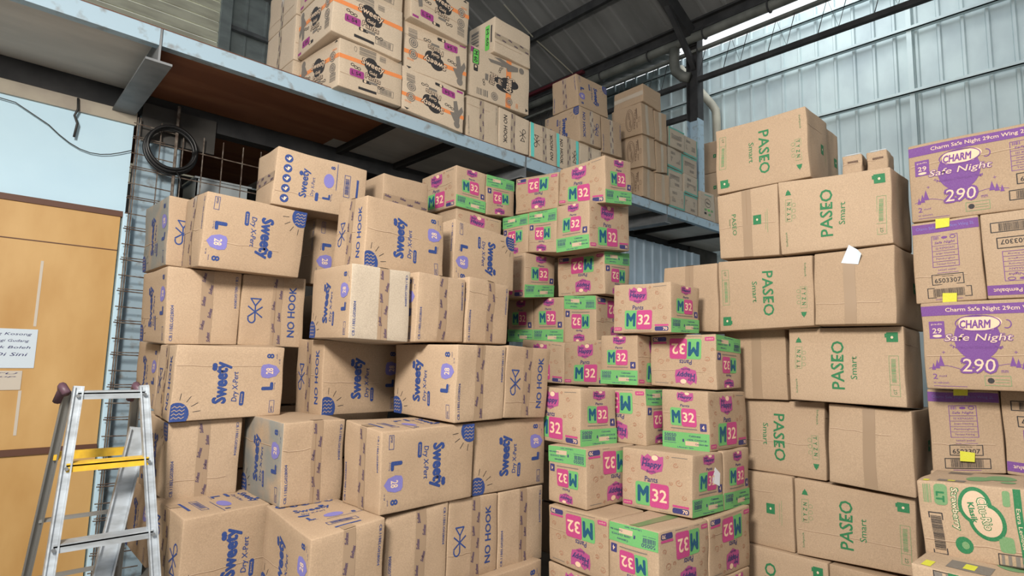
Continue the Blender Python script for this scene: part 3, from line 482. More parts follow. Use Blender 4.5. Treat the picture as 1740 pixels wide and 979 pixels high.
'S23':(0.79,3.535,0.484,-0.001,['SH','SW','SL'],[[2,1,0],[3,2,-28],[-1,0,0],[-3,1,10],[0,0,0],[0,0,0],[0,0,0],[0,0,0]]),
'S25':(1.492,2.395,0.484,-0.01,['SH','SW','SL'],[[0,0,0],[0,0,0],[-3,-2,28],[-2,4,-13],[2,-3,0],[4,-6,12],[0,0,0],[0,0,0]]),
'S28':(1.925,2.328,0.097,0.018,['SW','SH','SL'],[[0,0,0],[0,0,0],[0,0,0],[0,0,0],[-1,0,0],[-1,0,9],[0,0,0],[0,0,0]]),
'B3':(2.507,3.291,2.352,-0.004,['BY','BX','BZ'],[[0,0,0],[0,0,0],[-1,1,0],[-3,2,4],[3,-2,0],[7,-3,-18],[0,0,0],[0,0,0]]),
'B11':(3.163,3.147,1.736,-0.003,['BY','BX','BZ'],[[3,0,-19],[0,-2,12],[1,2,-23],[-1,1,3],[0,0,0],[0,0,0],[0,0,0],[0,0,0]]),
'B16':(3.081,2.329,1.428,-0.006,['BX','BY','BZ'],[[2,0,-9],[3,2,-28],[0,0,0],[0,0,0],[0,0,0],[0,0,0],[0,0,0],[0,0,0]]),
'B15':(3.088,2.76,1.428,0.0,['BX','BY','BZ'],[[0,0,0],[0,0,0],[2,0,-9],[3,1,-28],[0,0,0],[0,0,0],[0,0,0],[0,0,0]]),
'B28':(2.464,1.862,0.196,0.016,['BX','BY','BZ'],[[-1,1,0],[-1,2,-7],[0,0,0],[0,0,0],[0,0,0],[0,0,0],[0,0,0],[0,0,0]]),
'B29':(2.964,1.534,0.196,-0.011,['BX','BY','BZ'],[[0,0,0],[0,0,0],[0,0,0],[0,0,0],[1,0,0],[1,0,-7],[0,0,0],[0,0,0]]),
'P2':(2.916,1.046,2.61,-0.0,['PH','PW','PL'],[[0,0,0],[0,0,0],[0,0,0],[0,0,0],[2,1,0],[4,1,-28],[0,0,0],[0,0,0]]),
'P14':(3.423,1.197,0.15,0.0,['PH','PW','PL'],[[0,0,0],[0,0,0],[1,-2,0],[3,-3,6],[0,0,0],[0,0,0],[0,0,0],[0,0,0]]),
'P15':(3.429,0.645,0.15,-0.007,['PH','PW','PL'],[[-1,0,0],[-2,0,6],[0,0,0],[0,0,0],[0,0,0],[0,0,0],[0,0,0],[0,0,0]]),
'C3':(3.414,-0.136,1.912,0.009,['CX','CY','CZ'],[[3,-3,3],[-6,5,0],[0,0,0],[0,0,0],[0,0,0],[0,0,0],[0,0,0],[0,0,0]]),
'C6':(3.498,-0.15,1.106,-0.012,['CX','CY','CZ'],[[-1,-3,22],[-3,3,-5],[0,0,0],[0,0,0],[0,0,0],[0,0,0],[0,0,0],[0,0,0]]),
'G4':(1.701,3.779,3.881,0.0,['GX','GX','GZ'],[[0,0,0],[0,0,0],[0,0,0],[0,0,0],[2,0,-11],[-6,3,15],[0,0,0],[0,0,0]]),
'G7':(2.335,3.762,4.261,0.006,['GX','GX','GZ'],[[0,0,0],[0,0,0],[0,0,0],[0,0,0],[0,2,-17],[3,-3,6],[0,0,0],[0,0,0]]),
'M1':(3.033,3.883,3.9,-0.035,['MY','MX','MZ'],[[0,0,0],[0,0,0],[-4,5,-10],[-4,3,-2],[5,-6,7],[4,-4,4],[0,0,0],[0,0,0]]),
'U1':(3.274,3.832,4.363,0.006,['UY','UX','UZ'],[[0,0,0],[0,0,3],[1,-1,0],[2,-1,-1],[1,-2,1],[-3,4,-2],[0,0,0],[0,0,0]]),
'g4':(4.209,3.911,3.5,0.013,['SH','NW','NL'],[[0,0,0],[0,0,0],[6,-10,24],[2,1,-15],[-4,5,0],[-8,9,-6],[0,0,0],[0,0,0]]),
'g5':(4.595,3.935,3.5,0.0,['SH','NW','NL'],[[0,0,0],[0,0,0],[0,0,0],[-1,1,0],[0,0,0],[0,0,0],[0,0,0],[0,0,0]]),
'h1':(5.565,3.808,4.248,-0.003,['HX','HY','HZ'],[[0,0,0],[0,0,0],[7,-4,-11],[-8,7,2],[11,-11,3],[-10,8,5],[0,0,0],[0,0,0]]),
'h2':(5.611,3.824,3.874,-0.001,['HX','HY','HZ'],[[0,0,0],[0,0,0],[6,-3,-15],[-5,4,6],[9,-8,-1],[-10,8,9],[0,0,0],[0,0,0]]),
'h3':(5.654,3.855,3.5,0.004,['HX','HY','HZ'],[[0,0,0],[0,0,0],[0,-2,12],[2,-2,-2],[-1,0,7],[-2,4,-14],[0,0,0],[0,0,0]]),
'h4':(5.844,3.81,4.248,-0.003,['HX','HY','HZ'],[[0,0,0],[0,0,0],[6,-5,-2],[-7,8,-8],[3,-3,-1],[-2,0,11],[0,0,0],[0,0,0]]),
'h5':(5.898,3.834,3.874,-0.001,['HX','HY','HZ'],[[0,0,0],[0,0,0],[7,-3,-22],[-1,1,-1],[-3,-2,28],[-3,3,-2],[0,0,0],[0,0,0]]),
'h6':(5.923,3.841,3.5,-0.015,['HX','HY','HZ'],[[0,0,0],[0,0,0],[-10,8,5],[-7,9,-16],[12,-12,7],[6,-6,4],[0,0,0],[0,0,0]]),
'h7':(5.579,3.796,4.622,0.002,['HX','VY','VZ'],[[6,-5,0],[12,-10,-9],[1,-3,13],[-1,1,0],[-4,4,-5],[-8,7,3],[0,0,0],[0,0,0]]),
'i1':(6.226,3.85,3.5,0.011,['HX','IX','IZ'],[[0,0,0],[0,0,0],[3,-4,7],[5,-5,4],[-5,6,-8],[-4,4,-4],[0,0,0],[0,0,0]]),
'i2':(6.606,3.865,3.5,-0.001,['HX','IX','IZ'],[[0,0,0],[0,0,0],[-2,0,10],[-3,2,4],[1,0,-6],[4,-2,-9],[0,0,0],[0,0,0]]),
'j1':(7.017,3.877,3.5,-0.007,['HX','JX','JZ'],[[0,0,0],[0,0,0],[-9,8,2],[3,-2,-7],[12,-10,-7],[-5,3,11],[0,0,0],[0,0,0]]),
}
# ------------------------------------------------ one carton: warped body with its prints, tape as a part
def carton(key, name, L, R, label, cat='cardboard box', group=None, top=None, tape=None, mat='cardboard', matL=None, dim=None, pose=None, tilt=None, tapemat='tape', marks=True):
    """L prints on the face towards -x, R on the face towards -y, top on the lid. tape: list of (face, 'v' or 'h')"""
    rnd = random.Random(key)
    if key in BX and pose is None:
        s, t, z, yaw, d, co = BX[key]; wl, wr, h = [DIM[q] for q in d]
    else: (s, t, z, yaw), (wl, wr, h), co = pose, dim, 0
    wr, wl, h = wr-.004, wl-.004, h-.003
    co = np.array(co if co else [[0, 0, 0]]*8, float)/1000.
    am = [rnd.uniform(-.004, .007) for _ in range(5)]; ph = [rnd.uniform(0, 6.28) for _ in range(8)]
    def warp(P):
        X, Y, Z_ = np.clip(P[:, 0]/wr, 0, 1), np.clip(P[:, 1]/wl, 0, 1), np.clip(P[:, 2]/h, 0, 1); Q = P.copy()
        b = lambda a, c: 16*a*(1-a)*c*(1-c)
        Q[:, 0] += -am[0]*(1-X)*b(Y, Z_)+am[1]*X*b(Y, Z_); Q[:, 1] += -am[2]*(1-Y)*b(X, Z_)+am[3]*Y*b(X, Z_); Q[:, 2] += abs(am[4])*-.6*Z_*b(X, Y)
        e = .0022; Q[:, 0] += e*np.sin(9*Z_+ph[0])*np.sin(7*Y+ph[1]); Q[:, 1] += e*np.sin(8*Z_+ph[2])*np.sin(9*X+ph[3]); Q[:, 2] += e*Z_*np.sin(8*X+ph[4])*np.sin(7*Y+ph[5])
        for i, (cx, cy) in enumerate(((0, 1), (0, 0), (1, 0), (1, 1))):
            wx = (X if cx else 1-X)*(Y if cy else 1-Y)
            Q += (wx*(1-Z_))[:, None]*co[2*i]+(wx*Z_)[:, None]*co[2*i+1]
        return Q
    r = .007
    def ticks(w_): n = 10; a = [0, r*.3, r]+[r+(w_-2*r)*k/n for k in range(1, n)]+[w_-r, w_-r*.3, w_]; return a
    V, Fc, MI = [], [], []; mi = {}; names = []
    def mid(n):
        if n not in mi: mi[n] = len(names); names.append(n)
        return mi[n]
    dims3 = (wr, wl, h); vi = {}
    def vid(i, j, k):
        q = (i, j, k)
        if q not in vi: vi[q] = len(V); V.append((T[0][i], T[1][j], T[2][k]))
        return vi[q]
    T = [ticks(q) for q in dims3]; nn = [len(q)-1 for q in T]
    for ax in range(3):
        a, b = [q for q in range(3) if q != ax]
        for side in (0, nn[ax]):
            m_ = mid(matL if (matL and ax == 0 and side == 0) else mat)
            for i in range(nn[a]):
                for j in range(nn[b]):
                    q = []
                    for di, dj in ((0, 0), (1, 0), (1, 1), (0, 1)):
                        ix = [0, 0, 0]; ix[ax] = side; ix[a] = i+di; ix[b] = j+dj; q.append(vid(*ix))
                    if (side == 0) == (ax != 1): q = q[::-1]
                    Fc.append(tuple(q)); MI.append(m_)
    A = np.array(V, float); c = np.clip(A, r, np.array(dims3)-r); dv = A-c; ln = np.linalg.norm(dv, axis=1, keepdims=True); A = np.where(ln > 1e-9, c+dv/np.maximum(ln, 1e-9)*r, A)
    A = warp(A); VV = [A]; n0 = len(A)
    def lay(face, v, off):
        o = np.full(len(v), off)
        if face == 'L': P = np.stack([0*o, wl-v[:, 0], v[:, 1]], 1); P = warp(P); P[:, 0] -= o
        elif face == 'R': P = np.stack([v[:, 0], 0*o, v[:, 1]], 1); P = warp(P); P[:, 1] -= o
        else: P = np.stack([v[:, 0], v[:, 1], 0*o+h], 1); P = warp(P); P[:, 2] += o
        return P
    for face, code in (('L', L), ('R', R), ('T', top)):
        if not code: continue
        w_, h_ = (wl, h) if face == 'L' else ((wr, h) if face == 'R' else (wr, wl))
        for v, f, col, ly in design(code, w_, h_).items:
            VV.append(lay(face, v, .0013+.0006*ly)); k = mid(col)
            for q in f: Fc.append(tuple(n0+i for i in q)); MI.append(k)
            n0 += len(v)
    for face in ('L', 'R'):
        w_, h_ = (wl, h) if face == 'L' else (wr, h); p = Pr(w_, h_)
        if rnd.random() < .55:
            y = h_*rnd.uniform(.2, .8); yy = [y+rnd.uniform(-.004, .004) for _ in range(8)]; x1 = rnd.uniform(.6, .97)
            p.line([(w_*(.02+(x1-.02)*k/7), yy[k]) for k in range(8)], .0022, 'crease_light'); p.line([(w_*(.02+(x1-.02)*k/7), yy[k]-.003) for k in range(8)], .0018, 'crease')
        for v, f, col, ly in p.items:
            VV.append(lay(face, v, .0009)); k = mid(col)
            for q in f: Fc.append(tuple(n0+i for i in q)); MI.append(k)
            n0 += len(v)
    me = bpy.data.meshes.new(name); me.from_pydata(np.concatenate(VV).tolist(), [], Fc); me.polygons.foreach_set('material_index', MI); me.update()
    o = link(name, me, None, names, True); o.location = (s, t, z); o.rotation_euler = (tilt or 0, 0, yaw); tag(o, label, cat, group)
    for face, dr in (tape or []):
        w_, h_ = (wl, h) if face == 'L' else ((wr, h) if face == 'R' else (wr, wl)); tw = .055; p = Pr(w_, h_); jit = rnd.uniform(-.02, .02)
        if dr == 'v':
            x = w_*.5-tw/2+jit; p.rect(x, .003, tw, h_-.006, tapemat, 0); p.line([(w_*.5+jit*.3, .004), (w_*.5+jit*.3, h_-.004)], .0016, 'crease', 1)
            if marks:
                for q in range(6): p.text('Softex', x+(.012 if q % 2 else tw-.012), h_*(.1+.16*q), (.052), .017, 'smudge', 2, 90+rnd.uniform(-12, 12), .05, .3)
        else:
            y = h_*.5-tw/2+jit; p.rect(.003, y, w_-.006, tw, tapemat, 0)
            if marks:
                for q in range(6): p.text('Softex', w_*(.1+.16*q), y+(.012 if q % 2 else tw-.012), (.052), .017, 'smudge', 2, rnd.uniform(-12, 12), .05, .3)
        VV, Fc, MI, n0, nm = [], [], [], 0, []
        for v, f, col, ly in p.items:
            VV.append(lay(face, v, .0018+.0006*ly))
            if col not in nm: nm.append(col)
            for q in f: Fc.append(tuple(n0+i for i in q)); MI.append(nm.index(col))
            n0 += len(v)
        if dr == 'v' and face in 'LR':          # the end folded over the upper edge
            up = np.array([(x+tw*i, .05*j) for j in (0, 1) for i in (0, 1)])
            P = np.stack([up[:, 0], up[:, 1], np.full(4, h)], 1) if face == 'R' else np.stack([up[:, 1], wl-up[:, 0], np.full(4, h)], 1)
            P = warp(P); P[:, 2] += .0018; VV.append(P); Fc.append((n0, n0+1, n0+3, n0+2)); MI.append(0)
        tm = bpy.data.meshes.new('packing_tape'); tm.from_pydata(np.concatenate(VV).tolist(), [], Fc); tm.polygons.foreach_set('material_index', MI); tm.update()
        link('packing_tape', tm, o, nm, True)
    return o
def sticker(box, name, pts, mat, label=None):
    """small label stuck on a box; pts in the box's own coordinates"""
    me = bpy.data.meshes.new(name); P = [Vector(p) for p in pts]; nrm = (P[1]-P[0]).cross(P[2]-P[0]).normalized()*.0012
    n = len(P); me.from_pydata([tuple(p) for p in P]+[tuple(p+nrm) for p in P], [], [tuple(range(n))[::-1], tuple(range(n, 2*n))]+[(i, (i+1) % n, n+(i+1) % n, n+i) for i in range(n)])
    o = link(name, me, box, [mat])
    if label: o['label'] = label
    return o
# ------------------------------------------------ the warehouse shell
struct(MB().box((-12, -12, -.2), (9.5, 11.1, 0)).build('floor', 'concrete'))
def ribbed(axis, const, a0, a1, z0, z1, pitch, d, wr_, sgn):
    """sheet standing on a line, with narrow raised ribs; axis 0: runs along x at y=const, axis 1: along y at x=const"""
    mb = MB(); n = int((a1-a0)/pitch); pr = []
    for k in range(n+1):
        a = a0+k*pitch
        pr += [(a, 0), (a+wr_*.25, d), (a+wr_*.75, d), (a+wr_, 0)]
    pr.append((a1+pitch*.5, 0))
    for a, q in pr:
        for z in (z0, z1): mb.v.append((a, const+sgn*q, z) if axis == 0 else (const+sgn*q, a, z))
    for i in range(len(pr)-1): mb.f.append((2*i, 2*i+1, 2*i+3, 2*i+2))
    # back skin gives the sheet a thickness
    n0 = len(mb.v); b = const-sgn*.01
    for a in (a0, a1+pitch*.5):
        for z in (z0, z1): mb.v.append((a, b, z) if axis == 0 else (b, a, z))
    mb.f.append((n0, n0+2, n0+3, n0+1)); return mb
struct(ribbed(1, 9.4, -5, 11, 0, 7.25, .262, .032, .06, -1).build('wall_right', 'sheet_metal'))
far = MB(); far.box((-6, 11.0, 0), (2.83, 11.15, 7.0)); struct(far.build('wall_far', 'dark_concrete'))
w2 = ribbed(0, 11.0, 2.9, 9.4, 0, 8.6, .36, .03, .06, -1); struct(w2.build('wall_gable', 'grey_cladding'))
struct(MB().box((-6, 4.93, 0), (.765, 5.05, 3.24)).build('wall_left', 'white_wall'))
struct(MB().box((-6, 4.905, 3.215), (.775, 5.0, 3.31)).build('trim_1', 'beige_plaster'))
struct(MB().box((1.10, 6.9, 0), (6.4, 7.0, 3.45)).build('wall_back', 'dark_concrete'))  # coloured dark to stand in for the shade of the void under the platform
struct(MB().box((8.47, 4.86, 0), (9.34, 4.92, 3.455)).build('shade_panel', 'dark_concrete'))  # dark panel added for the shade under the platform's right end
struct(MB().box((-6.1, -6, 0), (-6.0, 4.92, 7.5)).box((-6.1, 5.06, 0), (-6.0, 11, 7.5)).build('wall_side', 'beige_plaster'))
struct(MB().box((-6, -6.1, 0), (-3.5, -6, 8)).box((2.5, -6.1, 0), (9.3, -6, 7.2)).box((-3.5, -6.1, 4.2), (2.5, -6, 8)).build('wall_front', 'beige_plaster'))
# plywood door with its lintel strip, ledge and frame post
door = struct(MB().box((-1.2, 4.885, 0), (.735, 4.925, 2.52)).build('door_1', 'plywood', bevel=.003))
MB().box((-1.2, 4.868, .905), (.735, 4.885, .945)).build('door_rail', 'brown_strip', door)
MB().box((-1.2, 4.880, 2.275), (.735, 4.8845, 2.281)).build('board_joint', 'brown_strip', door)
struct(MB().box((-1.25, 4.875, 2.52), (.745, 4.93, 2.56)).build('trim_2', 'brown_strip'))
dp = struct(MB().box((.745, 4.86, 0), (.80, 4.93, 2.545)).build('trim_3', 'white_wall', bevel=.003))
for z in (.45, .9, 1.35, 1.8, 2.25): MB().box((.768, 4.854, z), (.78, 4.861, z+.012)).build('screw_head', 'grey_steel', dp)
# ceiling: ribbed roof sheet falling to the eave
def roof():
    mb = MB(); pr = []; t = -3.0
    while t < 11: pr += [(t, 0), (t+.015, -.03), (t+.05, -.03), (t+.065, 0)]; t += .30
    pr.append((11.0, 0)); zz = lambda s: 6.55+.45*(7.4-s)
    for s in (-2.5, 7.4):
        for a, q in pr: mb.v.append((s, a, zz(s)+q))
    n = len(pr)
    for i in range(n-1): mb.f.append((i, i+1, n+i+1, n+i))
    m0 = len(mb.v)
    for s in (-2.5, 7.4):
        for a in (-3, 11): mb.v.append((s, a, zz(s)+.03))
    mb.f.append((m0, m0+2, m0+3, m0+1)); return mb
struct(roof().build('ceiling', 'roof_sheet'))
zr = lambda s: 6.5+.45*(7.4-s)
for s, mt, t0, t1 in ((6.42, 'dark_steel', -2.9, 10.9), (5.1, 'dark_steel', -2.9, 10.9), (3.8, 'dark_steel', -2.9, 10.9), (2.4, 'dark_steel', -2.9, 10.9)):
    p = MB().box((s-.03, t0, zr(s)-.13), (s+.03, t1, zr(s))); tag(p.build('roof_purlin', mt), 'dark steel purlin running under the grey ribbed roof', 'roof beam', 'purlins under the roof')
o = MB().bar((7.22, 6.1, 6.42), (7.22, 9.5, 6.42), .07, .05).build('eave_plate', 'red_paint'); tag(o, 'dark red painted strip under the roof edge above the upper cartons', 'roof beam')
tag(MB().tube([(5.78, 6.55, 7.18), (6.4, 6.5, 6.86), (7.0, 6.43, 6.63), (7.45, 6.38, 6.45)], .011, 6).build('hanging_cable', 'pvc'), 'thin pale cable stretched under the dark roof down to the topmost platform carton', 'cable')
g = empty('eave_beam', (7.35, 4.2, 6.3), 'dark steel eave beam along the lower edge of the roof', 'roof beam')
MB().box((7.28, -3, 6.33), (7.42, 11, 6.36)).box((7.34, -3, 6.36), (7.36, 11, 6.5)).box((7.28, -3, 6.5), (7.42, 11, 6.53)).build('beam', 'dark_steel', g).location = (-7.35, -4.2, -6.3)
g = empty('rain_gutter', (7.2, 4.4, 6.2), 'long grey round rain pipe hung beneath the roof edge', 'gutter')
o = MB().tube([(7.28, -2.5, 6.24), (7.28, 4.35, 6.24), (7.28, 10.8, 6.24)], .068, 14).build('pipe', 'gutter_grey', g, True); o.location = (-7.2, -4.4, -6.2)
for k in range(13):
    t = -1.6+k*.92; o = MB().tube([(7.28+.08*math.cos(a), t, 6.24+.08*math.sin(a)) for a in [2*math.pi*i/14 for i in range(15)]], .012, 6).build('pipe_bracket', 'dark_steel', g); o.location = (-7.2, -4.4, -6.2)
o = MB().tube([(7.28, 4.40, 6.2), (7.30, 4.42, 6.0), (7.31, 4.40, 5.85), (7.33, 4.30, 5.74), (7.35, 4.2, 5.70)], .075, 12).build('downpipe', 'gutter_grey', g, True); o.location = (-7.2, -4.4, -6.2)
def canopy():
    mb = MB(); n0 = 0
    for k in range(22):
        a = 5.5+.25*k; mb.v += [(7.5, a, 6.66), (9.36, a, 7.30), (7.5, a+.06, 6.70), (9.36, a+.06, 7.34), (7.5, a+.25, 6.66), (9.36, a+.25, 7.30)]
        n = 6*k; mb.f += [(n, n+1, n+3, n+2), (n+2, n+3, n+5, n+4)]
    n = len(mb.v); mb.v += [(7.5, 5.5, 6.74), (9.36, 5.5, 7.38), (9.36, 11, 7.38), (7.5, 11, 6.74)]; mb.f.append((n, n+1, n+2, n+3)); return mb
tag(canopy().build('canopy_sheet', 'gutter_grey'), 'grey ribbed canopy sheet beyond the roof edge, above the upper brown cartons', 'canopy')
struct(MB().box((7.5, 7.0, 3.6), (7.56, 11, 6.3)).build('gap_blocker_panel', 'dark_concrete'))  # dark panel added to block the bright gap under the far eave
# steel column
c = empty('steel_column', (7.42, 4.16, 3.52), 'tall steel column, dark above and pale blue below, rising past the upper cartons', 'column')
def rel(o, r): o.location = (-r[0], -r[1], -r[2]); return o
R0 = (7.42, 4.16, 3.52)
rel(MB().box((7.34, 4.07, 5.05), (7.50, 4.085, 6.33)).box((7.34, 4.235, 5.05), (7.50, 4.25, 6.33)).box((7.412, 4.085, 5.05), (7.428, 4.235, 6.33)).build('upper_shaft', 'dark_steel', c), R0)
rel(MB().box((7.34, 4.07, 3.50), (7.50, 4.085, 5.05)).box((7.34, 4.235, 3.50), (7.50, 4.25, 5.05)).box((7.412, 4.085, 3.50), (7.428, 4.235, 5.05)).build('lower_shaft', 'painted_steel', c), R0)
g = empty('roof_rafter', (7.0, 4.16, 6.4), 'dark steel rafter climbing from the column head under the roof', 'roof beam')
rel(MB().bar((7.42, 4.16, 6.28), (4.0, 4.16, zr(4.0)-.22), .12, .22).build('rafter', 'dark_steel', g), (7.0, 4.16, 6.4))
rel(MB().bar((7.42, 4.16, 5.85), (6.6, 4.16, zr(6.6)-.25), .07, .07).build('knee_brace', 'dark_steel', g), (7.0, 4.16, 6.4))
# strut and lattice girder in the column line
o = MB().box((7.34, -4, 5.60), (7.41, 4.07, 5.612)).box((7.34, -4, 5.612), (7.352, 4.07, 5.665)).build('side_rail', 'dark_steel'); tag(o, 'dark angle rail running from the column in front of the metal wall', 'rail')
o = MB().box((7.34, 4.25, 5.60), (7.41, 10.9, 5.612)).box((7.34, 4.25, 5.612), (7.352, 10.9, 5.665)).build('side_rail', 'dark_steel'); tag(o, 'dark angle rail running away behind the column above the upper cartons', 'rail')
o = MB().box((7.36, 4.25, 5.10), (7.43, 10.9, 5.17)).build('side_rail', 'dark_steel'); tag(o, 'lower thin dark rail behind the column, just over the upper cartons', 'rail')
g = empty('lattice_girder', (7.4, 3, 5.7), 'light lattice girder of thin bent rods over the dark angle rail', 'girder')
rel(MB().box((7.36, -4, 6.07), (7.42, 10.9, 6.11)).build('top_chord', 'gutter_grey', g), (7.4, 3, 5.7))
t = -1.0
while t < 9.5: rel(MB().tube([(7.39, t, 6.09), (7.39, t+.12, 5.68), (7.39, t+.24, 6.09), (7.39, t+.36, 5.68)], .006, 5).build('lattice_rod', 'dark_steel', g), (7.4, 3, 5.7)); t += .62
# rails and post on the metal wall
for zz, lab in ((5.37, 'lower horizontal rail on the ribbed metal wall'), (6.30, 'middle horizontal rail on the ribbed metal wall'), (7.0, 'top horizontal rail on the bright end of the metal wall')):
    o = MB().box((9.275, -4.5, zz), (9.35, 10.9, zz+.015)).box((9.275, -4.5, zz), (9.285, 10.9, zz+.055)).build('wall_rail', 'sheet_metal'); tag(o, lab, 'rail', 'rails on the metal wall')
tag(MB().box((9.30, 1.88, 3.2), (9.365, 1.94, 7.6)).build('wall_post', 'sheet_metal'), 'thin upright post against the ribbed metal wall', 'post')
tag(MB().tube([(9.2, 5.45, 6.98), (9.2, 5.1, 6.47), (9.2, 4.83, 6.08), (9.2, 4.76, 5.95), (9.2, 4.75, 5.8), (9.2, 4.75, 3.5)], .07, 12).build('drain_pipe', 'pvc', None, True), 'cream plastic drain pipe bending down beside the column on the bright wall', 'pipe')
# louvre and cladding above the platform
tagp = MB()
g = empty('louvre_screen', (2.0, 10.9, 6.5), 'cream horizontal slat screen above the platform at the far left', 'screen')
for k in range(22): rel(MB().box((-3, 10.86, 4.2+.19*k), (2.80, 10.90, 4.36+.19*k)).bar((-3, 10.90, 4.36+.19*k), (2.8, 10.90, 4.36+.19*k), .05, .03).build('slat', 'cream_slats', g), (2.0, 10.9, 6.5))
tag(MB().box((2.80, 10.78, 3.6), (2.98, 10.92, 8.4)).build('cladding_post', 'grey_cladding'), 'grey post between the cream slats and the grey wall sheets', 'post')
tag(MB().box((2.98, 10.86, 7.40), (9, 10.94, 7.47)).build('wall_rail', 'grey_steel'), 'thin dark rail across the grey sheets left of the tallest upper cartons', 'rail')
# ------------------------------------------------ the storage platform
pf = empty('storage_platform', (3, 3.9, 3.5), 'high steel and plywood storage platform carrying the upper row of cartons', 'platform'); RP = (3, 3.9, 3.5)
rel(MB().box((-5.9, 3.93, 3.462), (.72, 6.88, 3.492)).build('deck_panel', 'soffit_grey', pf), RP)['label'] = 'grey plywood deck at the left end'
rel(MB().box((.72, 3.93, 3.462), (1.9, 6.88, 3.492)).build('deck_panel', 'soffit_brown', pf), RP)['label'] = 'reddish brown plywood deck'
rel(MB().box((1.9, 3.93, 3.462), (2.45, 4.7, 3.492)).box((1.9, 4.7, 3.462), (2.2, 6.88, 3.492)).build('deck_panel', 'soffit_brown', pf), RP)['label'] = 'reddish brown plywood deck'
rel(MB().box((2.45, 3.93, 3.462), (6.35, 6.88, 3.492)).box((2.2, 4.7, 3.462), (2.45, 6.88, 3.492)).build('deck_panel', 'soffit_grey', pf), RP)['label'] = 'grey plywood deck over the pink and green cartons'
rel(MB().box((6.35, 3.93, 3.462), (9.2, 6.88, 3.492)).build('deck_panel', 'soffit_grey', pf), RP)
for a, b_ in ((-5.9, .685), (.70, 3.74), (3.76, 6.19), (6.21, 9.25)):
    rel(MB().box((a, 3.87, 3.395), (b_, 3.885, 3.5)).box((a, 3.885, 3.395), (b_, 3.93, 3.402)).box((a, 3.885, 3.492), (b_, 3.95, 3.5)).build('edge_channel', 'painted_steel', pf), RP)
for s in (2.35, 2.95, 4.5, 5.35, 7.0, 7.9): rel(MB().box((s-.025, 3.9, 3.405), (s+.025, 6.88, 3.462)).build('joist', 'joist_dark', pf), RP)
for s in (.69, 3.75, 6.2):
    rel(MB().box((s-.006, 3.87, 3.30), (s+.006, 4.95, 3.5)).build('bracket_web', 'grey_steel', pf), RP)
    rel(MB().bar((s, 3.86, 3.29), (s, 4.95, 3.29), .14, .014).build('bracket_flange', 'grey_steel', pf), RP)
rel(MB().box((-5.9, 4.90, 3.31), (9, 5.02, 3.46)).build('wall_beam', 'dark_steel', pf), RP)
rel(MB().box((-5.9, 3.868, 3.5), (9.2, 4.3, 3.506)).build('rim_board', 'brown_strip', pf), RP)
# blue steel sheet behind the mesh, cut sheet further right
tag(MB().box((.80, 4.94, 0), (1.085, 4.98, 3.45)).build('steel_plate_post', 'painted_steel'), 'wide pale blue steel post with peeling paint beside the door', 'column')
dk = MB().box((.80, 4.87, 3.12), (1.3, 4.895, 3.39)).build('perforated_plate', 'dark_concrete'); tag(dk, 'dark plate above the blue post under the platform', 'plate')  # dark plate across the top of the post
tag(ribbed(0, 4.72, 5.6, 8.4, .0, 3.30, .22, .02, .08, -1).build('partition_sheet', 'sheet_blue'), 'pale blue ribbed sheet under the right part of the platform', 'partition')
# rebar mesh
g = empty('wire_mesh_panel', (.77, 4.82, 0), 'rusty welded rod mesh fixed between the door and the left cartons', 'mesh'); RM = (.77, 4.82, 0)
mb = MB()
for s in (.77, .785, .92): mb.tube([(s, 4.82, 0), (s, 4.82, 3.25)], .0045, 5)
for s in (1.07, 1.21, 1.35, 1.50, 1.64): mb.tube([(s, 4.82, 2.3), (s, 4.82, 3.22)], .0045, 5)
rel(mb.build('upright_rods', 'rust_rod', g), RM); mb = MB()
for k in range(29):
    zz = .12+k*.11; e = 1.75 if zz > 2.5 and k % 2 else (1.0 if k % 2 else 1.03); mb.tube([(.745, 4.812, zz), (e, 4.812, zz-.01)], .0045, 5)
    if k % 2: mb.tube([(.75, 4.812, zz+.014), (.95, 4.812, zz+.012)], .004, 5)
rel(mb.build('cross_rods', 'rust_rod', g), RM)
tag(MB().tube([(1.02, 4.79, 2.55), (1.015, 4.79, 3.40)], .011, 7).build('steel_rod', 'rust_rod'), 'thicker rusty rod standing upright through the black cable coil', 'rod')
mb = MB()
for k, (r_, dy, dz) in enumerate(((.165, 0, 0), (.150, .02, .006), (.172, .03, -.004), (.158, -.015, .01))):
    mb.tube([(.985+r_*math.cos(a), 4.75+dy, 3.05+dz+r_*math.sin(a)) for a in [2*math.pi*i/36 for i in range(37)]], .011, 6)
mb.tube([(1.02, 4.74, 2.90), (1.05, 4.73, 2.84), (1.06, 4.73, 2.78)], .007, 5)
tag(mb.build('cable_coil', 'black_rubber', None, True), 'coil of black cable hanging on the rod mesh under the platform', 'cable')
cr = empty('plastic_crate', (1.5, 5.3, 2.86), 'pale translucent plastic crate seen through the mesh beside the topmost blue-printed carton', 'crate')
rel(MB().box((1.30, 5.3, 2.84), (1.72, 5.31, 3.02)).box((1.30, 5.7, 2.84), (1.72, 5.71, 3.02)).box((1.30, 5.3, 2.84), (1.31, 5.7, 3.02)).box((1.71, 5.3, 2.84), (1.72, 5.7, 3.02)).box((1.3, 5.3, 2.83), (1.72, 5.71, 2.842)).build('bin', 'crate_plastic', cr), (1.5, 5.3, 2.86))
rel(MB().box((1.28, 5.28, 3.02), (1.74, 5.73, 3.035)).build('lid', 'crate_plastic', cr), (1.5, 5.3, 2.86))
rel(MB().box((1.25, 5.2, 2.78), (2.4, 5.8, 2.83)).build('shelf_board', 'wood', tag(empty('wall_shelf', (1.5, 5.5, 2.8), '', 'shelf'), 'dark shelf behind the mesh carrying the plastic crate', 'shelf')), (1.5, 5.5, 2.8))
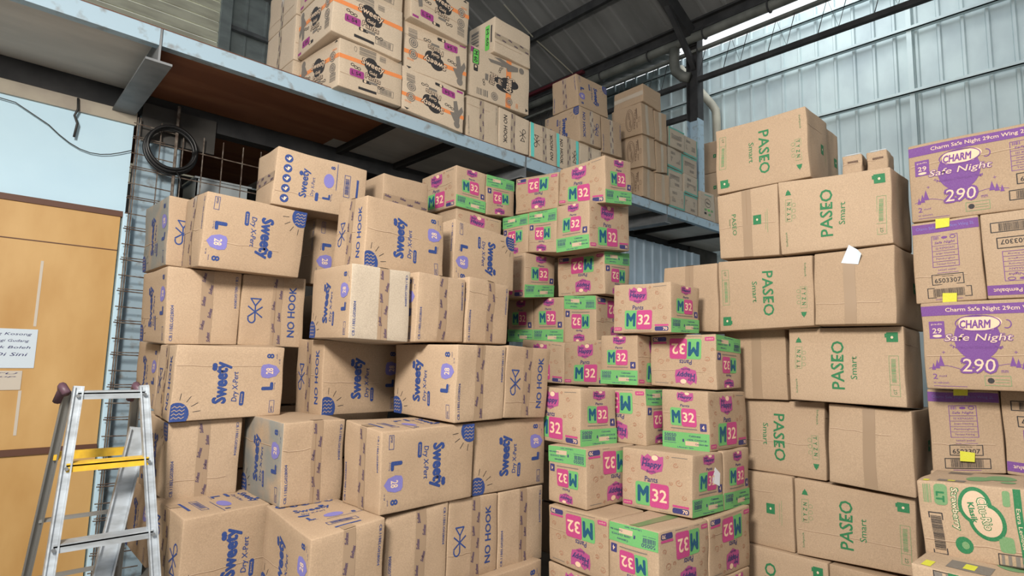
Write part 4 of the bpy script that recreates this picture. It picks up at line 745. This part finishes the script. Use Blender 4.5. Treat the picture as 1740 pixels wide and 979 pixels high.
# thin wires over the white wall
tag(MB().tube([(.76-.06*i, 4.90, 3.02-.13*math.sin(i*.35)+.012*i) for i in range(9)]+[(.1, 4.90, 3.17), (-.3, 4.9, 3.2)], .0035, 5).build('wall_wire', 'wire', None, True), 'thin black wire drooping across the white wall above the door', 'wire')
tag(MB().tube([(.42, 4.89, 3.30), (.425, 4.88, 3.22), (.41, 4.88, 3.17), (.43, 4.88, 3.12), (.42, 4.88, 3.02)], .008, 6).build('cable_tail', 'wire', None, True), 'short frayed black cable end hanging from the dark beam over the white wall', 'wire')
o = MB().box((.325, 4.8825, 1.72), (.34, 4.8848, 2.15)).build('tape_residue', 'paper_old', door); o['label'] = 'pale streak of old tape'
o = MB().box((.29, 4.8825, 1.03), (.306, 4.8848, 1.31)).build('tape_residue', 'paper_old', door); o['label'] = 'pale streak of old tape'
# notices on the door
def notice(name, s0, s1, z0, z1, mat, lines, lab):
    me = bpy.data.meshes.new(name); o_ = MB().box((s0, 4.8795, z0), (s1, 4.8815, z1)); o = o_.build(name, mat, None, origin=((s0+s1)/2, 4.88, (z0+z1)/2)); tag(o, lab, 'paper notice')
    o.data.materials.append(M['navy']); bm_v = [tuple(v.co) for v in o.data.vertices]; fc = [tuple(p.vertices) for p in o.data.polygons]; mi = [0]*len(fc); W_, H_ = s1-s0, z1-z0
    for k, t in enumerate(lines):
        v, f, sz = glyphs(t, .005, .25); ww = W_*(.86-.05*(k % 2)); q = v*[ww/sz[0], H_*.085/sz[1]]; n = len(bm_v)
        bm_v += [(a-.0, -.0018, b_+H_*(.36-.17*k)) for a, b_ in q]; fc += [tuple(n+i for i in g_) for g_ in f]; mi += [1]*len(f)
    o.data.clear_geometry(); o.data.from_pydata(bm_v, [], fc); o.data.polygons.foreach_set('material_index', mi); o.data.update()
notice('paper_notice', -.05, .352, 1.452, 1.70, 'paper', ['Jika Barang Kosong', 'Harap Hubungi Gudang', 'Yang Tidak Boleh', 'Taruh Di Sini', ''][:4], 'larger pale blue handwritten notice taped on the plywood door')
notice('paper_notice', .0, .298, 1.315, 1.435, 'paper_old', ['PINTU', 'ditutup'], 'smaller faded paper note under the larger handwritten notice')
# ------------------------------------------------ step ladder and leaning channel
ld = empty('step_ladder', (.5, 3.1, 0), 'silver aluminium step ladder with a yellow step, open before the plywood door', 'ladder'); RL = (.5, 3.1, 0)
def rail(p, q, mat, nm, w=.036, h=.026): rel(MB().bar(p, q, w, h, (0, 1, 0)).bar((p[0]-.015, p[1]-.016, p[2]), (q[0]-.015, q[1]-.016, q[2]), .006, .02, (0, 1, 0)).bar((p[0]+.015, p[1]-.016, p[2]), (q[0]+.015, q[1]-.016, q[2]), .006, .02, (0, 1, 0)).build(nm, mat, ld), RL)
fx = lambda z: (.277+.0705*z, 2.75+.2335*z); fr = lambda z: (.748-.0925*z, 2.75+.2335*z)
rx = lambda z: (.305+.036*z, 3.90-.5*z); rr = lambda z: (.735-.09*z, 3.90-.5*z)
rail((*fx(0), 0), (*fx(1.43), 1.43), 'aluminium', 'front_rail'); rail((*fr(0), 0), (*fr(1.43), 1.43), 'aluminium', 'front_rail')
rail((*rx(0), 0), (*rx(1.40), 1.40), 'aluminium_dull', 'rear_rail', .03, .02); rail((*rr(0), 0), (*rr(1.40), 1.40), 'aluminium_dull', 'rear_rail', .03, .02)
for k, z in enumerate((1.405, 1.12, .826, .53, .235)):
    a, b_ = fx(z), fr(z); o = rel(MB().box((a[0], a[1]-.02, z-.006), (b_[0], b_[1]+.045, z+.006)).box((a[0], a[1]-.02, z-.028), (b_[0], a[1]-.012, z)).build('step', 'yellow_paint' if k == 1 else 'aluminium', ld), RL)
    if k == 1: o['label'] = 'yellow step'
for k, z in enumerate((1.11, .80, .50, .2)):
    a, b_ = rx(z), rr(z); o = rel(MB().bar((*a, z), (*b_, z), .03, .014 if k else .035, (0, 0, 1)).build('rear_bar', 'yellow_paint' if k == 0 else 'aluminium_dull', ld), RL)
for sx in (.362, .63): rel(MB().tube([(sx-.02, 3.10, 1.40), (sx-.035, 3.13, 1.43), (sx-.03, 3.17, 1.41), (sx-.04, 3.2, 1.36)], .017, 8).build('hinge', 'knob', ld, True), RL)
for k, z in enumerate((1.405, 1.12, .826, .53, .235)):
    for q in (fx(z), fr(z)): rel(MB().tube([(q[0], q[1]-.022, z-.012), (q[0], q[1]-.034, z-.012)], .007, 8).build('rivet', 'grey_steel', ld), RL)
pk = MB(); pk.bar((.43, 2.99, 0.03), (.64, 3.215, 1.23), .075, .008, (0, 1, 0)).bar((.395, 2.98, 0.03), (.605, 3.205, 1.23), .006, .03, (0, 1, 0)).bar((.465, 2.98, 0.03), (.675, 3.205, 1.23), .006, .03, (0, 1, 0))
tag(pk.build('metal_channel', 'aluminium'), 'long silver metal channel leaning inside the step ladder', 'metal bar')
# ------------------------------------------------ cartons
GS = 'blue-printed cartons of the left stack'; GB = 'pink and green M32 cartons'; GP = 'green-lettered tissue cartons'; GC = 'purple-printed cartons at the right edge'
GG = 'orange-striped cartons on the platform'; GN = 'black-printed cartons in the front row of the platform'; GH = 'brown cartons with ring drawings on the platform'; GI = 'small teal-taped cartons on the platform'; GT = 'blue-printed cartons on the platform'
Lv, Rv, Lh, Rh, Tv = ('L', 'v'), ('R', 'v'), ('L', 'h'), ('R', 'h'), ('T', 'v')
def S(k, L, R, lab, **kw): kw.setdefault('group', GS); return carton(k, 'diaper_carton', L, R, lab, **kw)
# left stack, top row down
S('S3', None, 'SQ', 'blue-printed carton lying highest in the left stack, column of five round icons facing us', tape=[Lh])
S('S7', None, None, 'plain cardboard carton behind the top of the left stack, just right of the icon carton', tape=[Rh])
S('S1', 'SP', 'SF', 'carton with a grimy grey side at the top left corner, before the mesh', matL='cardboard_dusty', tape=[Rv])
S('S2', 'SC', 'SP@180', 'large blue-printed carton beside the grimy one, lettering reading down', tape=[Lv])
S('S4', 'SC', 'SP@180', 'blue-printed carton set back in the dark gap beneath the icon carton')
S('S5', 'SF', 'SP', 'upper row blue-printed carton with NO HOOK side on its left, lettering reading up', tape=[Lv])
S('S6', 'SC', 'SP@180', 'blue-printed carton at the right end of the upper row, tilted beside the pink cartons', tape=[Lv])
S('S8', 'SP', 'SC', 'leftmost taped carton of the second row, lying under the grimy carton', tape=[Rv])
S('S9', 'SP', 'SF', 'second row carton with crossed hook sign and NO HOOK, near the left end', tape=[Rv])
S('S10', 'SP', 'SC', 'pale-fronted taped carton jutting out over the shaded lettering below it', tape=[Rv], mat='cardboard_pale', matL='cardboard')
S('S11', 'SP', 'SC', 'taped carton just right of the pale jutting carton in the second row', tape=[Rv])
S('S12', 'SP', 'SC', 'taped carton at the right end of the second row, under the tilted carton', tape=[Rv])
S('S13', 'SP', None, 'carton at the far left edge of the third row, only its narrow lettered side showing')
S('S14', 'SF', 'SP', 'blue-printed carton with 28 badge at the left of the third row, above the ladder', tape=[Lv])
S('S15', 'SF', 'SP', 'blue-printed carton of the third row lying in the shadow of the jutting pale carton', tape=[Lv])
S('S16', 'SP', 'SC', 'third row blue-printed carton whose corner points at us, badge on its left face', tape=[Rv])
S('S17', 'SP', 'SF', 'NO HOOK carton at the right end of the third row, touching the pink cartons', tape=[Rv])
S('S18', 'SP@180', 'SC', 'taped carton of the fourth row just behind the ladder, with two small blue codes', tape=[Rv])
S('S19', 'SP', 'SC', 'carton of the fourth row with a greyed dusty left face and a bent upper edge', matL='cardboard_dusty', tape=[Rv])
S('S20', 'SC', 'SP@180', 'large carton of the fourth row with lettering reading down and print on its lid', tape=[Lv], top='SQ@180')
S('S21', 'SC', 'SP', 'blue-printed carton at the right end of the fourth row, lettering reading up')
S('S22', 'SF@180', 'SP', 'blue-printed carton at the bottom left beside the ladder, printed lid showing', tape=[Lv], top='SQ@180')
S('S23', 'SP', None, 'shaded carton behind the right rail of the ladder at the bottom left')
S('S24', 'SP', 'SC', 'carton at the bottom of the photo with barcode lid and its corner nearest to us', tape=[Rv], top='SQ@-90')
S('S25', 'SP', 'SC', 'taped carton of the bottom row directly below the large carton with printed lid', tape=[Rv])
S('S26', 'SP', 'SF', 'bottom row carton with crossed hook sign and NO HOOK', tape=[Rv])
S('S27', 'SP', 'SC', 'taped carton at the right end of the bottom row of blue-printed cartons', tape=[Rv])
S('S28', 'SC', 'SP', 'carton cut by the lower photo edge beneath the bottom right taped carton', top='SQ')
low = 'carton hidden at floor level beneath the left stack'
for i, (a, b_) in enumerate(((.77, 2.92), (1.11, 2.36), (1.49, 2.40))):
    carton('low%d' % i, 'diaper_carton', None, None, low, group='floor row of the left stack', pose=(a, b_, .0965, 0), dim=((.52, .32, .385), (.34, .36, .385), (.34, .42, .385))[i])
pg = empty('wooden_pallet', (1.6, 2.8, 0), 'low wooden pallet out of sight under the left stack', 'pallet')
for k in range(9): rel(MB().box((.76, 2.32+.145*k, .075), (2.58, 2.43+.145*k, .094)).build('deck_board', 'wood', pg), (1.6, 2.8, 0))
for a in (.78, 1.6, 2.47): rel(MB().box((a, 2.32, 0), (a+.09, 3.59, .075)).build('bearer', 'wood', pg), (1.6, 2.8, 0))
# pink and green cartons
def Bc(k, L, R, lab, **kw): kw.setdefault('group', GB); return carton(k, 'baby_pants_carton', L, R, lab, cat='cardboard box', **kw)
Bc('B1', 'BB', 'BS', 'M32 carton highest on the left, under the platform above the tilted blue-printed carton')
Bc('B2', None, 'BS@180', 'upside-down M32 carton with green band on top, right of the highest left one')
Bc('B3', None, 'BB', 'half-hidden M32 carton peeking out behind the tilted blue-printed carton')
Bc('B7', 'BB@180', None, 'upside-down M32 carton in the top row, left of the highest right carton')
Bc('B8', 'BB', 'BS', 'M32 carton at the top right of the pink stack, standing before the platform edge')
Bc('B4', 'BS@180', None, 'upside-down M32 carton partly behind the sun mark of the tilted carton')
Bc('B5', 'BS@180', None, 'upside-down M32 carton in the second row, left of the jutting upright one')
Bc('B6', 'BS', 'BB', 'upright M32 carton jutting out in the second row, two printed faces showing')
Bc('B9', 'BB', 'BS', 'third row M32 carton with a dark left side and green band at its foot')
Bc('B10', 'BB@180', 'BS@180', 'upside-down M32 carton in the third row beside the bright blue sheet')
Bc('B11', 'BS', None, 'darkest M32 carton of the fourth row, deep in shade at the left')
Bc('B12', 'BS', None, 'shaded M32 carton of the fourth row, between the darkest one and the upside-down one')
Bc('B13', 'BS@180', 'BB@180', 'upside-down M32 carton in the fourth row with green band on top')
Bc('B14', 'BB', 'BS', 'upright M32 carton of the fourth row next to the plain tissue carton')
Bc('B15', 'BB', None, 'M32 carton sunk back in the fifth row, only a dark strip visible beside NO HOOK')
Bc('B16', 'BB', None, 'M32 carton sunk back in shade in the fifth row, big M32 partly hidden')
Bc('B17', 'BS', 'BB', 'pale M32 carton in the middle of the fifth row with white tape glint on top')
Bc('B18', 'BB@180', 'BS@180', 'large upside-down M32 carton at the right of the fifth row')
Bc('B19', 'BB', 'BS', 'M32 carton at the left of the sixth row, half covered by the NO HOOK carton')
Bc('B20', 'BB@180', 'BS@180', 'upside-down M32 carton set between two upright ones in the sixth row')
Bc('B21', 'BS', 'BB', 'upright M32 carton at the right of the sixth row with 50050 on its green band')
Bc('B22', 'BS@180', 'BB@180', 'upside-down M32 carton at the left of the seventh row')
o = Bc('B23', 'BB', 'BS', 'large M32 carton of the seventh row with a white sticker on its right side')
sticker(o, 'sticky_label', [(.175, -.006, .165), (.255, -.008, .135), (.265, -.006, .20), (.215, -.006, .235)], 'white', 'torn white sticker')
Bc('B24', None, 'BS', 'shaded M32 carton at the right end of the seventh row')
Bc('B25', 'BB@180', None, 'upside-down M32 carton at the left of the eighth row, lid visible')
Bc('B26', 'BS@180', 'BB@180', 'upside-down M32 carton of the eighth row with green tape along its lid', tape=[('T', 'h')], tapemat='tape_green', marks=False)
Bc('B27', None, 'BB@180', 'shaded upside-down M32 carton at the right end of the eighth row')
Bc('B28', 'BB', None, 'M32 carton cut by the lower photo edge at the left of the pink stack')
Bc('B29', None, 'BS', 'M32 carton cut by the lower photo edge at the right of the pink stack')
carton('lb3', 'baby_pants_carton', None, None, 'carton out of sight at the foot of the pink stack, under the middle', pose=(2.46, 1.55, .197, 0), dim=(.29, .42, .305))
pg = empty('wooden_pallet', (2.8, 1.9, 0), 'wooden pallet out of sight under the pink stack', 'pallet')
for k in range(6): rel(MB().box((2.45, 1.54+.125*k, .165), (3.27, 1.64+.125*k, .192)).build('deck_board', 'wood', pg), (2.8, 1.9, 0))
for a in (2.46, 2.8, 3.17): rel(MB().box((a, 1.54, 0), (a+.09, 2.26, .165)).build('bearer', 'wood', pg), (2.8, 1.9, 0))
rear = 'plain carton of the added rear row, darkening the gaps between the stacks'
for i, (a, b_, n, z0) in enumerate(((3.46, 2.36, 4, 0), (3.47, 1.84, 4, .0), (2.70, 3.60, 4, 0), (3.68, 3.05, 6, 0), (1.2, 4.15, 5, 0), (1.95, 4.15, 5, 0))):
    for k in range(n): carton('rr%d%d' % (i, k), 'plain_carton', None, None, rear, group='added rear row of plain cartons', pose=(a+.01*(k % 2), b_, .41*k+z0, 0), dim=(.5, (.5, .36, .6, .4, .6, .6)[i], .40))  # cartons added behind the stacks so the gaps come out dark
# tissue cartons
def Pc(k, L, R, lab, **kw): kw.setdefault('group', GP); return carton(k, 'tissue_carton', L, R, lab, **kw)
Pc('P1', 'PB', 'PG', 'green-lettered tissue carton at the very top, lettering reading down, against the metal wall')
Pc('P2', None, 'PG', 'narrow piece of a tissue carton showing behind the right side of the topmost one', pose=(3.68, 1.20, 2.62, 0), dim=(.54, .2, .405))
Pc('P3', 'PF', None, 'tissue carton with small green lettering and square, beneath the topmost one', tape=[Lv], marks=False)
Pc('P4', 'PB@180', None, 'tissue carton with green lettering reading up, in the row below the topmost one')
Pc('P5', 'PB', None, 'tissue carton with lettering reading down, in the third row from the top')
o = Pc('P6', None, 'PG', 'plain-fronted taped tissue carton in the third row with a white paper flap at its top', tape=[Lv], marks=False)
Pc('P7', None, None, 'plain tissue carton at the left of the third row, behind the pink stack', tape=[Lv], marks=False)
Pc('P8', None, None, 'plain tissue carton at the left of the fourth row, behind the pink stack', tape=[Lv], marks=False)
Pc('P9', 'PB@180', None, 'tissue carton with green lettering reading up, in the middle of the fourth row')
Pc('P10', 'PB', None, 'tissue carton with lettering reading down, in the fifth row beside the pink stack')
Pc('P11', None, 'PG', 'plain-fronted tissue carton with a brown tape stripe in the fifth row', tape=[Lv], marks=False)
Pc('P12', 'PG', None, 'tissue carton with only a green square, in the sixth row beside the pink stack')
Pc('P13', 'PB@180', None, 'lowest fully visible tissue carton with green lettering reading up')
Pc('P14', 'PB@180', None, 'tissue carton cut by the lower photo edge, at the left of the bottom row')
Pc('P15', None, None, 'plain tissue carton cut by the lower photo edge, at the right of the bottom row')
pg = empty('wooden_pallet', (3.8, 1.1, 0), 'wooden pallet on the floor under the tissue cartons', 'pallet')
for k in range(7): rel(MB().box((3.42+.13*k, .5, .128), (3.52+.13*k, 2.0, .147)).build('deck_board', 'wood', pg), (3.8, 1.1, 0))
for b_ in (.55, 1.2, 1.88): rel(MB().box((3.42, b_, 0), (4.3, b_+.09, .128)).build('bearer', 'wood', pg), (3.8, 1.1, 0))
pa = MB(); pa.v = [(3.285, .985, 2.185), (3.283, 1.012, 2.105), (3.282, .945, 2.10), (3.275, .925, 2.145), (3.281, .975, 2.225), (3.27, .95, 2.15), (3.27, .98, 2.11)]; pa.f = [(0, 1, 2, 3, 4)]
me = bpy.data.meshes.new('paper_sheet'); me.from_pydata([(3.285, .985, 2.215), (3.287, 1.025, 2.125), (3.283, .945, 2.11), (3.268, .925, 2.16), (3.278, .945, 2.185)], [], [(0, 1, 2), (0, 2, 4), (4, 2, 3)])
o = link('paper_sheet', me, None, ['paper']); sm = o.modifiers.new('thick', 'SOLIDIFY'); sm.thickness = .0012; tag(o, 'torn pale blue paper stuck where two tissue cartons meet', 'paper')
for (a, b_), lab in zip(((3.46, .955), (3.48, .84)), ('left of two tiny open boxes on top of the tissue cartons', 'right of two tiny open boxes on top of the tissue cartons')):
    o = carton('sm'+lab[:3], 'small_box', None, None, lab, group='tiny boxes on the tissue cartons', pose=(a, b_, 2.612, .06), dim=(.10, .16, .135))
    q = Pr(.08, .13); sticker(o, 'printed_mark', [(-.0055, .018, .085), (-.0055, .018, .095), (-.0055, .068, .095), (-.0055, .068, .085)], 'brown_ink'); sticker(o, 'open_flap', [(0, .005, .134), (.0, .08, .134), (.05, .078, .152), (.05, .008, .152)], 'white', 'white open flap')
# purple cartons
def Cc(k, L, R, lab, **kw): kw.setdefault('group', GC); return carton(k, 'sanitary_pad_carton', L, R, lab, **kw)
def ys(o, y, z, lab='yellow sticky tag'): sticker(o, 'sticky_tag', [(-.010, y+.03, z-.025), (-.010, y-.025, z-.022), (-.010, y-.028, z+.02), (-.010, y+.028, z+.022)][::-1], 'yellow', lab)
Cc('C1', 'CB', None, 'topmost purple-printed carton with the big 290, against the metal wall')
o = Cc('C2', 'CS', None, 'purple-banded carton end with code 6503307 directly under the topmost one'); ys(o, .14, .385); ys(o, .13, .02)
o = Cc('C3', 'CB@180', None, 'upside-down purple carton at the right photo edge in the second row'); sticker(o, 'sticky_label', [(-.01, .16, .36), (-.01, .10, .35), (-.01, .10, .40), (-.01, .16, .395)][::-1], 'white', 'white label'); 
Cc('C4', 'CB', None, 'purple-printed carton with the big 290 in the third row, halfway down the right edge')
o = Cc('C5', 'CS', None, 'purple-banded carton end with code 6503307 in the fourth row'); ys(o, .14, .385); ys(o, .13, .08)
Cc('C6', 'CB@180', None, 'purple carton cut by the right photo edge in the fourth row')
for z in (.703, .30): carton('lc%.1f' % z, 'sanitary_pad_carton', None, None, 'carton hidden behind the green-printed boxes at the right', group='lower rows of the right stack', pose=(3.5, -.14, z, 0), dim=(.88, .28, .40))
pg = empty('wooden_pallet', (3.6, .3, 0), 'pallets out of sight under the purple cartons', 'pallet')
for k in range(4): rel(MB().box((3.5+.085*k, -.14, .27), (3.565+.085*k, .74, .298)).build('deck_board', 'wood', pg), (3.6, .3, 0))
for b_ in (-.12, .3, .66): rel(MB().box((3.5, b_, 0), (3.82, b_+.07, .27)).build('bearer', 'wood', pg), (3.6, .3, 0))
# green heart boxes, lower right
carton('sn1', 'snack_carton', 'ML', None, 'green-printed box with a heart ring, tilted, at the lower right edge', group='green-printed boxes at the lower right', pose=(2.85, .235, .893, 0), dim=(.40, .36, .285), tilt=math.radians(-3.8), top='MT')
carton('sn2', 'snack_carton', 'ML@180', None, 'green-printed box beneath the tilted one, its stained lid showing at the lower right corner', group='green-printed boxes at the lower right', pose=(2.62, .05, .60, 0), dim=(.58, .66, .285), top='MT')
carton('sn3', 'snack_carton', None, None, 'box out of sight under the green-printed boxes', pose=(2.64, .05, .30, 0), dim=(.58, .62, .285)); carton('sn4', 'snack_carton', None, None, 'box out of sight on the floor under the green-printed boxes', pose=(2.64, .05, 0, 0), dim=(.58, .62, .285))
# ---------------- on the platform
def Gc(k, L, R, lab, **kw): kw.setdefault('group', GG); kw.setdefault('mat', 'cardboard_cream'); return carton(k, 'baby_pants_carton', L, R, lab, **kw)
Gc('G1', 'GA', 'GB', 'orange-striped carton standing on the platform at the left, bottom of its pile')
Gc('G4', 'GA', 'GB', 'orange-striped carton second from the bottom in the left pile on the platform')
Gc('Gx', 'GA', 'GB', 'orange-striped carton cut by the top of the photo on the left pile', pose=(BX['G4'][0], 3.79, 3.5+2*.3815, .01), dim=(.575, .585, .38))
for k in range(3): Gc('Gy%d' % k, None, None, ('tall pale taped carton left of the orange-striped pile, lowest', 'tall pale taped carton left of the orange-striped pile, middle', 'pale taped carton left of the orange-striped pile, cut by the top edge')[k], pose=(1.68, 4.385, 3.5+.3815*k, 0), dim=(.6, .42, .38), tape=[Lv], tapemat='tape_clear')
Gc('G2', None, 'GA@180', 'upside-down orange-striped carton standing on the platform, bottom of the second pile')
Gc('G3', None, 'GA@180', 'upside-down orange-striped carton in the middle of the second pile')
Gc('G7', None, 'GA', 'upright orange-striped carton cut by the top of the photo on the second pile')
Gc('M1', None, 'GT', 'carton with green M 60 plate and upright orange stripe above the black-printed row', group=None)
Gc('U1', 'UG', None, 'taped carton lying on top of the M 60 carton', group=None, tape=[Rh], tapemat='tape_clear')
def Nc(k, L, R, lab, **kw): kw.setdefault('group', GN); kw.setdefault('mat', 'cardboard_cream'); return carton(k, 'diaper_carton', L, R, lab, tape=[Rv], tapemat='tape_clear', **kw)
Nc('g1', None, 'NC', 'carton with thin black codes at the left end of the platform front row')
Nc('g2', None, 'NF@180', 'black NO HOOK carton reading down, second in the platform front row')
Nc('g3', None, 'NS', 'platform front carton with a broad teal strip on its left and NO HOOK reading up')
Nc('g4', None, 'NS@180', 'platform front carton with teal strip and NO HOOK reading down, fourth in the row')
Nc('g5', None, 'NC', 'half-hidden carton at the right end of the black-printed platform row')
def Tc_(k, L, R, lab, **kw): kw.setdefault('group', GT); return carton(k, 'diaper_carton', L, R, lab, **kw)
Tc_('T1', 'SC', 'SP@180', 'topmost blue-printed carton on the platform under the dark roof', tape=[Lv])
Tc_('T2', 'SP@180', 'SF@180', 'blue-printed platform carton with NO HOOK, directly under the topmost one', tape=[Rv], tapemat='tape_clear')
Tc_('T3', None, 'SC', 'taped platform carton just right of the blue NO HOOK one', tape=[Rv], tapemat='tape_clear')
for i in range(2): carton('tb%d' % i, 'diaper_carton', None, None, 'carton behind the half-hidden end of the black-printed row', group='rear row on the platform', pose=(4.62+.39*i, 4.5 if not i else 3.95, 3.5, 0), dim=(.37, .5, .395))
def Hc(k, L, R, lab, **kw): kw.setdefault('group', GH); return carton(k, 'nappy_carton', L, R, lab, tape=[Rv] if k != 'h7' else [Lh], tapemat='tape_clear', marks=False, **kw)
Hc('h3', 'HR', None, 'brown carton with ring drawing at the foot of the tall brown pile'); Hc('h2', 'HR', None, 'brown carton with ring drawing in the middle of the tall brown pile'); Hc('h1', 'HR', None, 'brown carton with ring drawing high in the tall brown pile')
Hc('h6', None, None, 'lowest brown carton in the second column of the tall brown pile'); Hc('h5', None, None, 'middle brown carton in the second column of the tall brown pile'); Hc('h4', None, None, 'upper brown carton in the second column of the tall brown pile')
Hc('h7', None, None, 'brown carton lying across the very top of the tall brown pile', group=None)
nm = ('bottom', 'second', 'third', 'top')
for k in range(4):
    for i, (s, t) in enumerate(((6.22, 3.86), (6.60, 3.87))):
        carton('i%d%d' % (k, i), 'small_carton', None, 'SB' if (k+i) % 2 else 'SB@180', 'small teal-taped carton, %s layer, %s column, beside the steel column' % (nm[k], ('left', 'right')[i]), group=GI, pose=(s+.01*(k % 2), t+.012*((k*2+i) % 3), 3.5+.262*k, .03*((k+i) % 3-1)), dim=(.365, .36, .26), mat='cardboard_pale')
carton('j1', 'small_carton', None, 'JL', 'upright small carton with black and green print at the right end of the platform', mat='cardboard_pale')
carton('j2', 'small_carton', None, 'JL', 'plain side of a carton at the platform end, next to the topmost tissue carton', pose=(7.46, 3.9, 3.5, 0), dim=(.36, .36, .39), mat='cardboard')
for k in range(3): carton('r%d' % k, 'tissue_carton', 'PG', 'PG', ('lower', 'middle', 'upper')[k]+' dark carton seen in the slit between the column and the tissue cartons', group='cartons beyond the column', pose=(8.2, 4.1, 3.5+.5*k, 0), dim=(.5, .55, .5))
